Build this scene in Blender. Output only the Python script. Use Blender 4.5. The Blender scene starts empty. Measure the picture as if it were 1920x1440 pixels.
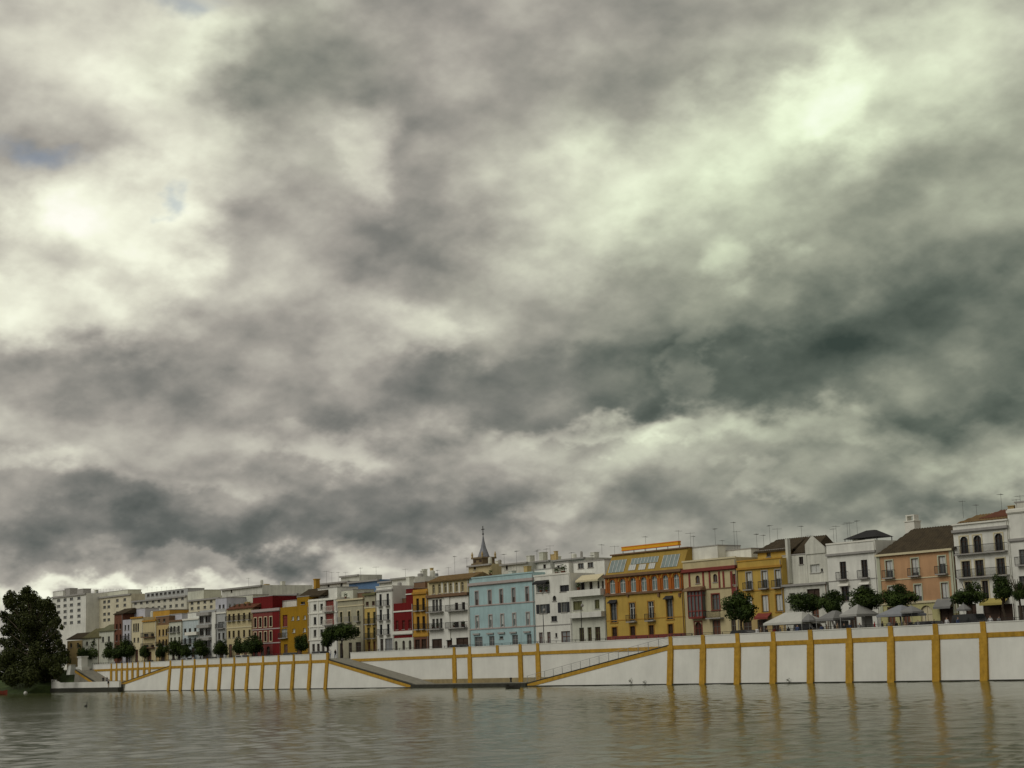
import bpy, bmesh, math, random
from mathutils import Vector, Matrix
random.seed(7)
S = bpy.context.scene
COL = S.collection
PI = math.pi

# ------------------------------------------------------------------ camera
EYE = 4.0
FPX, PITCH, ROLL, HEAD = 3058.0, math.radians(9.62), math.radians(-1.94), math.radians(36.01)
_F = Vector((-math.cos(HEAD)*math.cos(PITCH), math.sin(HEAD)*math.cos(PITCH), math.sin(PITCH)))
_R0 = Vector((math.sin(HEAD), math.cos(HEAD), 0)); _U0 = _R0.cross(_F)
_R = math.cos(ROLL)*_R0 + math.sin(ROLL)*_U0
_U = -math.sin(ROLL)*_R0 + math.cos(ROLL)*_U0
cam = bpy.data.cameras.new('camera'); camo = bpy.data.objects.new('camera', cam); COL.objects.link(camo)
M3 = Matrix((_R, _U, -_F)).transposed()
camo.matrix_world = Matrix.Translation((0, 0, EYE)) @ M3.to_4x4()
cam.sensor_width = 36; cam.lens = FPX/1920*36; cam.clip_start = .5; cam.clip_end = 6000
S.camera = camo
S.view_settings.view_transform = 'Standard'; S.view_settings.look = 'None'
S.view_settings.exposure = 0.0; S.view_settings.gamma = 1
S.render.resolution_x = 1024; S.render.resolution_y = 768

def ray(px, py):
    return _F + _R*((px-960)/FPX) - _U*((py-720)/FPX)

# ------------------------------------------------------------------ world
def lin(r, g, b):
    f = lambda c: (c/255/12.92) if c/255 <= .04045 else ((c/255+.055)/1.055)**2.4
    return (f(r), f(g), f(b), 1)
SUN_EL, SUN_AZ = math.radians(42), math.radians(186)      # soft light through the cloud from behind the viewer's shoulder
W = bpy.data.worlds.new('World'); S.world = W; W.use_nodes = True
nt = W.node_tree; nt.nodes.clear()
W.cycles.sampling_method = 'MANUAL'; W.cycles.sample_map_resolution = 256
def N(t, **k):
    n = nt.nodes.new(t)
    for a, v in k.items(): setattr(n, a, v)
    return n
def LK(a, b): nt.links.new(a, b)
def MATH(op, a, b=None, c=None):
    n = N('ShaderNodeMath', operation=op)
    for i, v in enumerate((a, b, c)):
        if v is None: continue
        if isinstance(v, (int, float)): n.inputs[i].default_value = v
        else: LK(v, n.inputs[i])
    return n.outputs[0]
tc = N('ShaderNodeTexCoord'); sep = N('ShaderNodeSeparateXYZ'); LK(tc.outputs['Generated'], sep.inputs[0])
dx, dy, dz = sep.outputs
AZ0 = math.degrees(math.atan2(_F.x, _F.y))
az = MATH('MULTIPLY_ADD', MATH('ARCTAN2', dx, dy), 180/PI, -AZ0)
el = MATH('MULTIPLY', MATH('ARCSINE', dz), 180/PI)
# cloud deck seen in perspective: directions cast onto a flat layer overhead
inv = MATH('DIVIDE', 1.0, MATH('ADD', MATH('MAXIMUM', dz, 0.0), .62))
cp = N('ShaderNodeCombineXYZ'); LK(MATH('MULTIPLY', dx, inv), cp.inputs[0]); LK(MATH('MULTIPLY', dy, inv), cp.inputs[1])
LK(MATH('MULTIPLY', dz, .8), cp.inputs[2])
def NOISE(scale, detail, rough, off=0.0, dist=0.0, lift=1.0):
    n = N('ShaderNodeTexNoise'); n.inputs['Scale'].default_value = scale; n.inputs['Detail'].default_value = detail
    n.inputs['Roughness'].default_value = rough; n.inputs['Distortion'].default_value = dist
    if off:
        m = N('ShaderNodeVectorMath', operation='ADD'); m.inputs[1].default_value = (off, off*.37, off*.11); src = cp.outputs[0]
        if lift != 1.0:                       # the same deck sampled a little higher up, to shade the billows from above
            u = N('ShaderNodeVectorMath', operation='SCALE'); LK(src, u.inputs[0]); u.inputs['Scale'].default_value = lift; src = u.outputs[0]
        LK(src, m.inputs[0]); LK(m.outputs[0], n.inputs['Vector'])
    else: LK(cp.outputs[0], n.inputs['Vector'])
    return n
w1 = NOISE(7.5, 1, .5, 3.1); w2 = NOISE(23.0, 4, .55, 9.7)
def warp(out, ax, k1, k2, base):
    s1 = N('ShaderNodeSeparateColor'); LK(w1.outputs['Color'], s1.inputs[0])
    s2 = N('ShaderNodeSeparateColor'); LK(w2.outputs['Color'], s2.inputs[0])
    a = MATH('MULTIPLY_ADD', s1.outputs[ax], k1, base); b = MATH('MULTIPLY_ADD', s2.outputs[ax], k2, a)
    return MATH('SUBTRACT', b, (k1+k2)*.5)
waz = warp(None, 0, 5.0, 4.0, az); wel = warp(None, 1, 3.2, 2.8, el)
bc = N('ShaderNodeCombineXYZ'); LK(waz, bc.inputs[0]); LK(wel, bc.inputs[1])
DPP = math.degrees(1/FPX)
def azel(px, py):
    d = ray(px, py).normalized()
    return math.degrees(math.atan2(d.x, d.y))-AZ0, math.degrees(math.asin(d.z))
FRAMES = {}
def frame(rot):                                   # the warped sky angles turned by rot, shared by all masses of that tilt
    if rot not in FRAMES:
        c, s_ = math.cos(math.radians(rot)), math.sin(math.radians(rot))
        if rot == 0: FRAMES[rot] = bc.outputs[0]
        else:
            o = N('ShaderNodeCombineXYZ')
            LK(MATH('MULTIPLY_ADD', waz, c, MATH('MULTIPLY', wel, s_)), o.inputs[0])
            LK(MATH('MULTIPLY_ADD', wel, c, MATH('MULTIPLY', waz, -s_)), o.inputs[1])
            FRAMES[rot] = o.outputs[0]
    return FRAMES[rot]
def mass(acc, px, py, rx, ry, amp, rot=0, soft=1.0):
    rot = min((-20, -6, 0, 14, 40), key=lambda v: abs(v-rot))
    a, e = azel(px, py); c, s_ = math.cos(math.radians(rot)), math.sin(math.radians(rot))
    a, e = a*c+e*s_, e*c-a*s_
    m = N('ShaderNodeVectorMath', operation='MULTIPLY_ADD'); LK(frame(rot), m.inputs[0])
    sx, sy = 1/(rx*DPP*1.25), 1/(ry*DPP*1.25)
    m.inputs[1].default_value = (sx, sy, 0); m.inputs[2].default_value = (-a*sx, -e*sy, 0)
    g = N('ShaderNodeTexGradient', gradient_type='SPHERICAL'); LK(m.outputs[0], g.inputs[0])
    r = N('ShaderNodeMapRange', interpolation_type='SMOOTHSTEP'); LK(g.outputs['Fac'], r.inputs['Value'])
    r.inputs['From Max'].default_value = soft; r.inputs['To Max'].default_value = amp
    return MATH('ADD', acc, r.outputs[0]) if acc is not None else r.outputs[0]
# bright breaks and pale billows (+) and dark cloud bases (-): place in the sky, half-sizes, strength, tilt
MASSES = [
 (150,90,340,210,.19,0,1),(350,215,150,200,.15,10,.8),(230,425,200,150,.26,0,.7),(90,590,260,90,.24,-8,.8),(0,430,170,120,.10,0,1),(170,520,170,36,-.05,0,1),
 (1590,170,330,140,.17,22,1),(1540,180,130,80,.15,20,1),(1280,310,380,150,.17,14,1),(1060,390,240,150,.08,0,1),(1840,80,260,160,.13,0,1),
 (690,290,75,75,.13,0,.9),(790,612,120,60,.12,-6,.9),(872,658,55,35,.07,-20,.9),(1412,475,70,60,.10,0,.8),(640,500,170,70,.06,-20,1),
 (1120,806,200,30,.12,7,.6),(1310,800,130,55,.11,0,.6),(1640,805,260,40,.08,0,.6),(90,885,280,34,.13,-4,1),(430,910,190,28,.08,-6,1),
 (620,842,220,36,.08,0,.8),(1030,955,100,48,.15,0,.7),(1430,915,90,30,.09,0,.8),(180,1104,640,26,.24,2,.9),(450,1052,300,18,.09,-3,1),
 (1200,860,180,70,.08,0,1),(1335,690,40,85,.12,-20,.7),(1880,880,130,50,.10,0,1),(480,330,90,70,.05,0,1),(1690,985,180,30,.07,0,1),
 (560,160,260,110,-.06,12,.7),(430,165,110,80,-.07,0,.6),(900,90,380,160,-.04,14,.8),(1225,180,150,110,-.06,40,.8),(770,410,150,210,-.08,0,.9),
 (210,690,280,70,-.10,-5,.8),(640,750,380,90,-.08,0,.8),(980,735,360,80,-.11,0,.7),(1230,715,190,90,-.12,0,.6),(1430,705,210,95,-.13,0,.6),
 (1740,680,480,150,-.18,0,.7),(1860,765,220,50,-.09,0,.6),(1650,580,360,130,-.09,0,1),(90,775,260,45,-.08,0,1),(600,955,640,90,-.15,3,.7),
 (800,985,280,55,-.08,6,.7),(180,1012,520,55,-.13,0,.8),(1500,985,520,70,-.10,0,.9),(1890,930,210,60,-.12,0,.8),(1300,590,360,100,-.06,0,1),
 (490,620,240,70,-.06,0,1),(1800,420,320,170,-.05,0,1),(1600,900,520,110,-.11,0,1),(1180,900,260,80,-.05,0,1),(1130,560,260,120,-.05,0,1)]
V = None
for (px, py, rx, ry, a, rot, so) in MASSES: V = mass(V, px, py, rx, ry, a*(.85 if a < 0 else .95), rot, so)
n1 = NOISE(14.0, 5, .5, 21.0); n1b = NOISE(14.0, 5, .5, 21.0, lift=.973); n3 = NOISE(2.4, 1, .5, 47.0)
V = MATH('ADD', V, .645)
V = MATH('MULTIPLY_ADD', MATH('SUBTRACT', n1.outputs['Fac'], .5), .13, V)
V = MATH('MULTIPLY_ADD', MATH('SUBTRACT', n1.outputs['Fac'], n1b.outputs['Fac']), .34, V)
V = MATH('MULTIPLY_ADD', MATH('SUBTRACT', n3.outputs['Fac'], .5), .16, V)
ramp = N('ShaderNodeValToRGB'); cr = ramp.color_ramp
STOPS = [(.28,(60,68,66)),(.42,(98,102,98)),(.52,(127,127,121)),(.62,(160,157,148)),(.72,(190,188,175)),(.82,(218,218,200)),(.92,(244,247,225)),(1,(255,255,243))]
while len(cr.elements) < len(STOPS): cr.elements.new(.5)
for e, (p, c) in zip(cr.elements, STOPS): e.position = p; e.color = lin(*c)
LK(V, ramp.inputs[0])
# the cloud deck runs from lilac grey to a greener grey
gm = mass(None, 1750, 520, 900, 700, 1.0, 0, .8); gm = mass(gm, 520, 130, 300, 200, .5, 0, 1)
hr = N('ShaderNodeValToRGB'); hr.color_ramp.elements[0].color = (1.01, .995, 1.0, 1); hr.color_ramp.elements[1].color = (.91, 1.0, .88, 1)
LK(gm, hr.inputs[0])
tint = N('ShaderNodeMix', data_type='RGBA', blend_type='MULTIPLY'); tint.inputs[0].default_value = 1
LK(ramp.outputs[0], tint.inputs[6]); LK(hr.outputs[0], tint.inputs[7])
sc = N('ShaderNodeVectorMath', operation='SCALE'); LK(tint.outputs[2], sc.inputs[0]); sc.inputs['Scale'].default_value = 10.0
sky = N('ShaderNodeTexSky', sky_type='NISHITA'); sky.sun_disc = False; sky.sun_elevation = SUN_EL; sky.sun_rotation = SUN_AZ
gap = None
for (px, py, rx, ry) in ((318,5,60,40),(80,285,90,35),(300,362,34,26)): gap = mass(gap, px, py, rx, ry, .42, 0, 1)
mx = N('ShaderNodeMix', data_type='RGBA'); LK(gap, mx.inputs[0]); LK(sc.outputs[0], mx.inputs[6]); LK(sky.outputs[0], mx.inputs[7])
bg = N('ShaderNodeBackground'); bg.inputs['Strength'].default_value = .1; LK(mx.outputs[2], bg.inputs[0])
wo = N('ShaderNodeOutputWorld'); LK(bg.outputs[0], wo.inputs[0])

# ------------------------------------------------------------------ sun
sl = bpy.data.lights.new('sun', 'SUN'); so_ = bpy.data.objects.new('sun', sl); COL.objects.link(so_)
sl.energy = 1.2; sl.angle = math.radians(40); sl.color = (1, .97, .9)
sd = Vector((math.sin(SUN_AZ)*math.cos(SUN_EL), math.cos(SUN_AZ)*math.cos(SUN_EL), math.sin(SUN_EL)))
so_.rotation_euler = sd.to_track_quat('Z', 'Y').to_euler()

# ------------------------------------------------------------------ helpers
def new(name, data, parent=None):
    o = bpy.data.objects.new(name, data); COL.objects.link(o)
    if parent is not None: o.parent = parent
    return o
def tag(o, label, cat, group=None):
    o['label'] = label; o['category'] = cat
    if group: o['group'] = group
    return o
def empty(name, label, cat, loc=(0, 0, 0), rz=0, group=None):
    o = new(name, None); o.location = loc; o.rotation_euler = (0, 0, rz); o.empty_display_size = .3
    return tag(o, label, cat, group)
def structure(o): o['kind'] = 'structure'; return o
class MB:
    def __init__(s): s.v = []; s.f = []
    def add(s, vs, fs):
        b = len(s.v); s.v += [tuple(v) for v in vs]; s.f += [tuple(b+i for i in f) for f in fs]; return s
    def box(s, x0, x1, y0, y1, z0, z1):
        return s.add([(x0,y0,z0),(x1,y0,z0),(x1,y1,z0),(x0,y1,z0),(x0,y0,z1),(x1,y0,z1),(x1,y1,z1),(x0,y1,z1)],
                     [(0,3,2,1),(4,5,6,7),(0,1,5,4),(1,2,6,5),(2,3,7,6),(3,0,4,7)])
    def quad(s, a, b, c, d): return s.add([a, b, c, d], [(0, 1, 2, 3)])
    def poly(s, pts): return s.add(pts, [tuple(range(len(pts)))])
    def prism(s, A, B):                       # two matching polygons joined by sides
        n = len(A); return s.add(list(A)+list(B), [tuple(range(n))[::-1], tuple(range(n, 2*n))]+[(i, (i+1) % n, n+(i+1) % n, n+i) for i in range(n)])
    def tube(s, a, b, r0, r1=None, n=6):
        a, b = Vector(a), Vector(b); r1 = r0 if r1 is None else r1
        d = (b-a).normalized(); u = d.orthogonal().normalized(); w = d.cross(u)
        A = [a+(u*math.cos(t)+w*math.sin(t))*r0 for t in [2*PI*i/n for i in range(n)]]
        B = [b+(u*math.cos(t)+w*math.sin(t))*r1 for t in [2*PI*i/n for i in range(n)]]
        return s.prism(A, B)
    def lathe(s, c, prof, n=10):              # prof: (radius, z) from bottom to top
        c = Vector(c); rings = []
        vs = []
        for r, z in prof:
            vs += [(c.x+r*math.cos(2*PI*i/n), c.y+r*math.sin(2*PI*i/n), c.z+z) for i in range(n)]
        fs = [(k*n+i, k*n+(i+1) % n, (k+1)*n+(i+1) % n, (k+1)*n+i) for k in range(len(prof)-1) for i in range(n)]
        fs += [tuple(range(n))[::-1], tuple(range((len(prof)-1)*n, len(prof)*n))]
        return s.add(vs, fs)
    def build(s, name, m, parent=None, smooth=False):
        me = bpy.data.meshes.new(name); me.from_pydata(s.v, [], s.f); me.update()
        me.materials.append(m)
        if smooth: me.polygons.foreach_set('use_smooth', [True]*len(me.polygons))
        return new(name, me, parent)

# ------------------------------------------------------------------ materials
MATS = {}
def mat(name, rgb, rough=.85, var=.12, scale=.6, streak=.0, bump=.0, bscale=8, spec=.3, metal=0, rnd=0.0):
    if name in MATS: return MATS[name]
    m = bpy.data.materials.new(name); m.use_nodes = True; t = m.node_tree; p = t.nodes['Principled BSDF']
    p.inputs['Roughness'].default_value = rough; p.inputs['Specular IOR Level'].default_value = spec; p.inputs['Metallic'].default_value = metal
    co = t.nodes.new('ShaderNodeTexCoord')
    nz = t.nodes.new('ShaderNodeTexNoise'); nz.inputs['Scale'].default_value = scale; nz.inputs['Detail'].default_value = 6; nz.inputs['Roughness'].default_value = .62
    t.links.new(co.outputs['Object'], nz.inputs['Vector'])
    mr = t.nodes.new('ShaderNodeMapRange'); mr.inputs['From Min'].default_value = .3; mr.inputs['From Max'].default_value = .7
    mr.inputs['To Min'].default_value = 1-var; mr.inputs['To Max'].default_value = 1+var*.5
    t.links.new(nz.outputs['Fac'], mr.inputs['Value']); val = mr.outputs[0]
    def mul(a, b):
        q = t.nodes.new('ShaderNodeMath'); q.operation = 'MULTIPLY'; t.links.new(a, q.inputs[0]); t.links.new(b, q.inputs[1]); return q.outputs[0]
    if streak:                                # rain streaks running down the surface
        mp = t.nodes.new('ShaderNodeMapping'); mp.inputs['Scale'].default_value = (1.6, 1.6, .14); t.links.new(co.outputs['Object'], mp.inputs['Vector'])
        n2 = t.nodes.new('ShaderNodeTexNoise'); n2.inputs['Scale'].default_value = 1.0; n2.inputs['Detail'].default_value = 5; n2.inputs['Roughness'].default_value = .7
        t.links.new(mp.outputs[0], n2.inputs['Vector'])
        m2 = t.nodes.new('ShaderNodeMapRange'); m2.inputs['From Min'].default_value = .42; m2.inputs['From Max'].default_value = .72
        m2.inputs['To Min'].default_value = 1; m2.inputs['To Max'].default_value = 1-streak; t.links.new(n2.outputs['Fac'], m2.inputs['Value'])
        val = mul(val, m2.outputs[0])
    if rnd:
        oi = t.nodes.new('ShaderNodeObjectInfo'); m3 = t.nodes.new('ShaderNodeMapRange'); m3.inputs['To Min'].default_value = 1-rnd; m3.inputs['To Max'].default_value = 1+rnd*.4
        t.links.new(oi.outputs['Random'], m3.inputs['Value']); val = mul(val, m3.outputs[0])
    mx = t.nodes.new('ShaderNodeVectorMath'); mx.operation = 'SCALE'; mx.inputs[0].default_value = rgb; t.links.new(val, mx.inputs['Scale'])
    t.links.new(mx.outputs[0], p.inputs['Base Color'])
    if bump:
        n3 = t.nodes.new('ShaderNodeTexNoise'); n3.inputs['Scale'].default_value = bscale; n3.inputs['Detail'].default_value = 4; t.links.new(co.outputs['Object'], n3.inputs['Vector'])
        bp = t.nodes.new('ShaderNodeBump'); bp.inputs['Strength'].default_value = bump; bp.inputs['Distance'].default_value = .05
        t.links.new(n3.outputs['Fac'], bp.inputs['Height']); t.links.new(bp.outputs[0], p.inputs['Normal'])
    MATS[name] = m; return m
def stucco(name, rgb, streak=.15, var=.18): return mat('stucco_'+name, rgb, .9, var, .28, streak, .25, 6, .15)
WHITE = stucco('white', (.68, .68, .62)); WHITE2 = stucco('old_white', (.58, .58, .51), .3, .2); PALE = stucco('pale', (.54, .55, .46), .22)
BLUE = stucco('sky_blue', (.35, .49, .50)); YELLOW = stucco('yellow', (.47, .32, .075)); OCHRE = stucco('ochre', (.46, .26, .045)); MUSTARD = stucco('mustard', (.31, .175, .012))
PEACH = stucco('peach', (.47, .28, .15)); CREAM = stucco('cream', (.50, .43, .25)); BEIGE = stucco('beige', (.37, .35, .25)); RED = stucco('red', (.15, .012, .012))
PINKRED = stucco('faded_red', (.19, .05, .042)); ORANGE = stucco('orange_brick', (.36, .11, .022), .2, .3); GREY = stucco('grey', (.38, .39, .38)); LILAC = stucco('lilac_grey', (.46, .46, .50))
TAN = stucco('tan', (.44, .33, .15)); SKYB = stucco('roof_blue', (.11, .19, .32)); GREENISH = stucco('greenish', (.44, .46, .34)); WALLW = mat('embankment_white', (.66, .66, .61), .85, .12, .22, .05, .2, 5, .2, 0, .05)
PIL = mat('embankment_ochre', (.43, .25, .032), .85, .25, 1.6, .2, .4, 5, .2, 0, .08); STONE = mat('grey_stone', (.22, .21, .17), .9, .25, 1.2, 0, .3, 4)
DARKST = mat('dark_wet_stone', (.035, .035, .025), .7, .4, 1.5); BROWNST = mat('brown_plinth', (.26, .21, .11), .9, .25, 1.0)
TRIMW = mat('trim_white', (.66, .65, .58), .8, .08, 2); TRIMP = mat('trim_pinkgrey', (.38, .33, .31), .85, .1, 2); TRIMC = mat('trim_cream', (.56, .50, .33), .85, .1, 2)
TRIMB = mat('trim_brown', (.17, .10, .055), .85, .2, 2); TRIMR = mat('trim_darkred', (.20, .04, .03), .8, .2, 2); TRIMG = mat('trim_grey', (.30, .29, .27), .85, .15, 2); TRIMO = mat('trim_darkochre', (.36, .19, .03), .85, .15, 2)
IRON = mat('black_iron', (.02, .02, .02), .5, .1, 3); STEEL = mat('pale_steel', (.42, .43, .42), .4, .1, 3, metal=.6); WOODD = mat('dark_wood', (.045, .025, .015), .6, .2, 3)
WOODB = mat('brown_wood', (.14, .06, .035), .6, .2, 3); SHUTK = mat('black_shutter', (.022, .024, .028), .5, .1, 3); SHUTG = mat('olive_shutter', (.12, .12, .05), .6, .1, 3)
BLIND = mat('white_blind', (.48, .49, .46), .7, .08, 4); BLINDG = mat('grey_blind', (.22, .23, .23), .6, .1, 4); FRAMEW = mat('white_frame', (.6, .6, .56), .5, .05, 3)
TILE = mat('old_brown_tiles', (.055, .041, .022), .9, .4, 1.2, 0, .5, 10); TILER = mat('red_tiles', (.135, .052, .028), .9, .3, 1.5, 0, .4, 10); TILEO = mat('ochre_tiles', (.17, .11, .045), .9, .3, 1.5, 0, .4, 10)
ASPH = mat('asphalt', (.05, .05, .048), .9, .2, .8); EARTH = mat('ground_earth', (.16, .15, .11), .95, .3, .05); BANKG = mat('bank_grass', (.05, .075, .02), .95, .5, .4, 0, .6, 3)
CANVAS = mat('white_canvas', (.45, .45, .41), .8, .1, 1); CANVASD = mat('black_canvas', (.02, .02, .02), .8, .2, 1); CANVASG = mat('grey_canvas', (.185, .185, .178), .8, .1, 1); CANVASO = mat('orange_canvas', (.62, .20, .02), .8, .1, 1); CANVASY = mat('yellow_canvas', (.70, .36, .015), .8, .1, 1)
SKIN = mat('skin', (.36, .22, .15), .6, .05, 5)
def glass(name, rgb, rough=.12):
    m = mat(name, rgb, rough, .25, 1.4, spec=.5); return m
GLASS = glass('dark_window_glass', (.022, .024, .024)); GLASSB = glass('bluish_glass', (.16, .22, .21), .25); GLASSG = glass('grey_glass', (.10, .11, .11), .2)

# ------------------------------------------------------------------ where things stand: river wall along X, street behind it
D = 149.77; TOPZ = 6.5; BANDZ = 5.03; ST = 5.5; BAT = .43
FM = math.tan(math.radians(3.0)); FY0 = D + 11 + FM*300        # front of the houses: Y = FY0 + FM*X
FA = math.atan(FM); CA, SA = math.cos(FA), math.sin(FA)
def plane_y(px, py, Y):
    d = ray(px, py); t = Y/d.y; return Vector((d.x*t, Y, EYE+d.z*t))
def at_z(px, py, z):
    d = ray(px, py); t = (z-EYE)/d.z; return Vector((d.x*t, d.y*t, z))
def fac(px, py, off=0.0):                                      # pixel -> (distance along the house fronts, height) at 'off' metres behind them
    d = ray(px, py); n = Vector((-SA, CA, 0)); t = (FY0*CA+off)/d.dot(n)
    P = d*t; return P.x*CA+(P.y-FY0)*SA, EYE+P.z
def fac_xz(px, z, off=0.0, py=1120.0):                         # column + height -> distance along the fronts
    for _ in range(6):
        s0, z0 = fac(px, py, off); s1, z1 = fac(px, py+1, off); py += (z-z0)/(z1-z0)
    return fac(px, py, off)[0]
def wall_xz(px, z, Y, py=1240.0):
    for _ in range(6):
        a = plane_y(px, py, Y); b = plane_y(px, py+1, Y); py += (z-a.z)/(b.z-a.z)
    return plane_y(px, py, Y).x
def local_to_world(s, off, z):
    return Vector((s*CA-off*SA, FY0+s*SA+off*CA, z))

# ------------------------------------------------------------------ houses
DARKF = mat('dull_frame', (.13, .125, .11), .6, .15, 3)
def R(xs, w, yt, yb, xr=None, **k):
    d = dict(xs=xs, w=w, yt=yt, yb=yb, xr=xs[0] if xr is None else xr, pane=GLASS, frame=DARKF, sur=None, shut=None, bal=None, kind='window', arch=False, blind=None, hood=None); d.update(k); return d
class House:
    def __init__(s, label, x0, x1, ym, storeys, off=0.0, depth=11, cat='house', base=0.0, name='house', group=None):
        s.off = off
        s.s0 = fac(x0, ym, off)[0]; s.s1 = fac(x1, ym, off)[0]; s.W = s.s1-s.s0; s.depth = depth
        P = local_to_world(s.s0, off, ST)
        s.root = empty(name, label, cat, P, FA, group)
        z = base; s.top = base
        n = len(storeys)
        for i, st in enumerate(storeys):
            zt = fac(st[0][0], st[0][1], off)[1]-ST
            rows = st[2] if len(st) > 2 else []
            s.wall(0, s.W, z, zt, 0, depth, st[1], rows, cap=(i == n-1)); z = zt
        s.top = z
        rg = random.Random(int(x0*7))
        if off < 5 and s.W > 2.5:
            MB().tube((s.W-.18, -.09, 0), (s.W-.18, -.09, z-.3), .055, .055, 6).build('drainpipe', rg.choice((TRIMG, TRIMW, TRIMB)), s.root)
        if depth > 8:
            for k in range(2 if off < 5 else 3):
                xx = rg.uniform(.15, .8)*s.W; yy = rg.uniform(3.0, depth-3.5); w_ = rg.uniform(.5, 1.3); hh = rg.uniform(.7, 2.1)
                if rg.random() < .55: MB().box(xx, xx+w_, yy, yy+w_, z-.05, z+hh).box(xx-.08, xx+w_+.08, yy-.08, yy+w_+.08, z+hh+.002, z+hh+.1).build('chimney_stack', rg.choice((WHITE2, PALE, TAN)), s.root)
                else: MB().lathe((xx, yy, z-.02), [(w_*.45, 0), (w_*.45, hh*.7), (w_*.3, hh*.8)], 12).build('water_tank', rg.choice((TRIMG, BLINDG, WHITE2)), s.root)
    def lx(s, px, z, off=0.0): return fac_xz(px, z+ST, s.off+off)-s.s0
    def lz(s, px, py, off=0.0): return fac(px, py, s.off+off)[1]-ST
    def wall(s, X0, X1, z0, z1, y, depth, m, rows, cap=True):
        ops = []
        for r in rows:
            zb, zt = s.lz(r['xr'], r['yb'], y), s.lz(r['xr'], r['yt'], y)
            if r['kind'] == 'door': zb = z0
            zb = max(zb, z0+.03 if r['kind'] != 'door' else z0); zt = min(zt, z1-.08)
            for i, px in enumerate(r['xs']):
                w = r['w'][i] if isinstance(r['w'], (list, tuple)) else r['w']
                a, b = s.lx(px-w/2, (zb+zt)/2, y), s.lx(px+w/2, (zb+zt)/2, y)
                a, b = max(a, X0+.06), min(b, X1-.06)
                if b-a < .2 or zt-zb < .2: continue
                if any(a < o[1] and b > o[0] and zb < o[3] and zt > o[2] for o in ops): continue
                ops.append((a, b, zb, zt, r))
        xs = sorted({X0, X1} | {o[0] for o in ops} | {o[1] for o in ops}); zs = sorted({z0, z1} | {o[2] for o in ops} | {o[3] for o in ops})
        mb = MB(); rv = .32
        for i in range(len(xs)-1):
            for j in range(len(zs)-1):
                cx, cz = (xs[i]+xs[i+1])/2, (zs[j]+zs[j+1])/2
                if any(o[0] < cx < o[1] and o[2] < cz < o[3] for o in ops): continue
                mb.quad((xs[i], y, zs[j]), (xs[i+1], y, zs[j]), (xs[i+1], y, zs[j+1]), (xs[i], y, zs[j+1]))
        for (a, b, c, d, r) in ops:
            mb.quad((a, y, c), (a, y+rv, c), (a, y+rv, d), (a, y, d)); mb.quad((b, y, c), (b, y, d), (b, y+rv, d), (b, y+rv, c))
            mb.quad((a, y, d), (a, y+rv, d), (b, y+rv, d), (b, y, d)); mb.quad((a, y, c), (b, y, c), (b, y+rv, c), (a, y+rv, c))
            if r['arch']:
                cx, rad = (a+b)/2, (b-a)/2; rz = min(rad, (d-c)*.6); pts = [(cx+rad*math.cos(t), d-rz+rz*math.sin(t)) for t in [PI*k/10 for k in range(11)]]
                for half, corner in ((pts[:6], (b, d)), (pts[5:], (a, d))):
                    for (p, q) in zip(half, half[1:]): mb.poly([(corner[0], y, corner[1]), (q[0], y, q[1]), (p[0], y, p[1])])
        Y1 = y+depth
        mb.quad((X0, Y1, z0), (X0, y, z0), (X0, y, z1), (X0, Y1, z1)); mb.quad((X1, y, z0), (X1, Y1, z0), (X1, Y1, z1), (X1, y, z1)); mb.quad((X1, Y1, z0), (X0, Y1, z0), (X0, Y1, z1), (X1, Y1, z1))
        if cap: mb.quad((X0, y, z1), (X1, y, z1), (X1, Y1, z1), (X0, Y1, z1))
        mb.build('wall', m, s.root)
        for o in ops: s.opening(y, *o)
        s.top = max(s.top, z1)
    def opening(s, y, a, b, c, d, r):
        m = MB(); t = min(.09, (b-a)*.1); y0, y1 = y+.16, y+.24
        m.box(a, a+t, y0, y1, c, d); m.box(b-t, b, y0, y1, c, d); m.box(a+t, b-t, y0, y1, d-t, d); m.box(a+t, b-t, y0, y1, c, c+t)
        if b-a > .7: m.box((a+b)/2-t*.5, (a+b)/2+t*.5, y0+.01, y1-.01, c+t, d-t)
        if d-c > 1.5: m.box(a+t, b-t, y0+.02, y1-.02, c+(d-c)*.7, c+(d-c)*.7+t*.8)
        w = m.build('garage_door' if (r['kind'] == 'door' and b-a > 2.2) else r['kind'], r['frame'], s.root)
        MB().box(a+t*.3, b-t*.3, y+.25, y+.31, c+.005, d-.005).build('door_leaf' if r['kind'] == 'door' else 'pane', r['pane'], w)
        if r['blind']:
            k = r.get('bk', random.uniform(.35, .95)); MB().box(a+t, b-t, y+.17, y+.23, d-t-(d-c-2*t)*k, d-t-.002).build('blind', r['blind'], w)
        if r['sur']:
            q = .16; g = MB(); g.box(a-q, a-.005, y-.06, y+.05, c, d+q); g.box(b+.005, b+q, y-.06, y+.05, c, d+q); g.box(a, b, y-.06, y+.05, d+.005, d+q)
            if r['kind'] == 'window': g.box(a-q-.06, b+q+.06, y-.12, y+.05, c-.14, c-.006)
            g.build('surround', r['sur'], w)
        elif r['kind'] == 'window': MB().box(a-.1, b+.1, y-.1, y+.1, c-.1, c-.006).build('sill', TRIMG, w)
        if r['shut']:
            sw = min((b-a)*.5, .75); g = MB()
            for (u, v) in ((a-sw, a-.02), (b+.02, b+sw)):
                g.box(u, v, y-.09, y-.03, c, d)
                for k in range(6): zz = c+(d-c)*(k+.5)/6; g.box(u+.05, v-.05, y-.11, y-.091, zz-.05*(d-c), zz+.03*(d-c))
            g.build('shutter', r['shut'], w)
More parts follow.
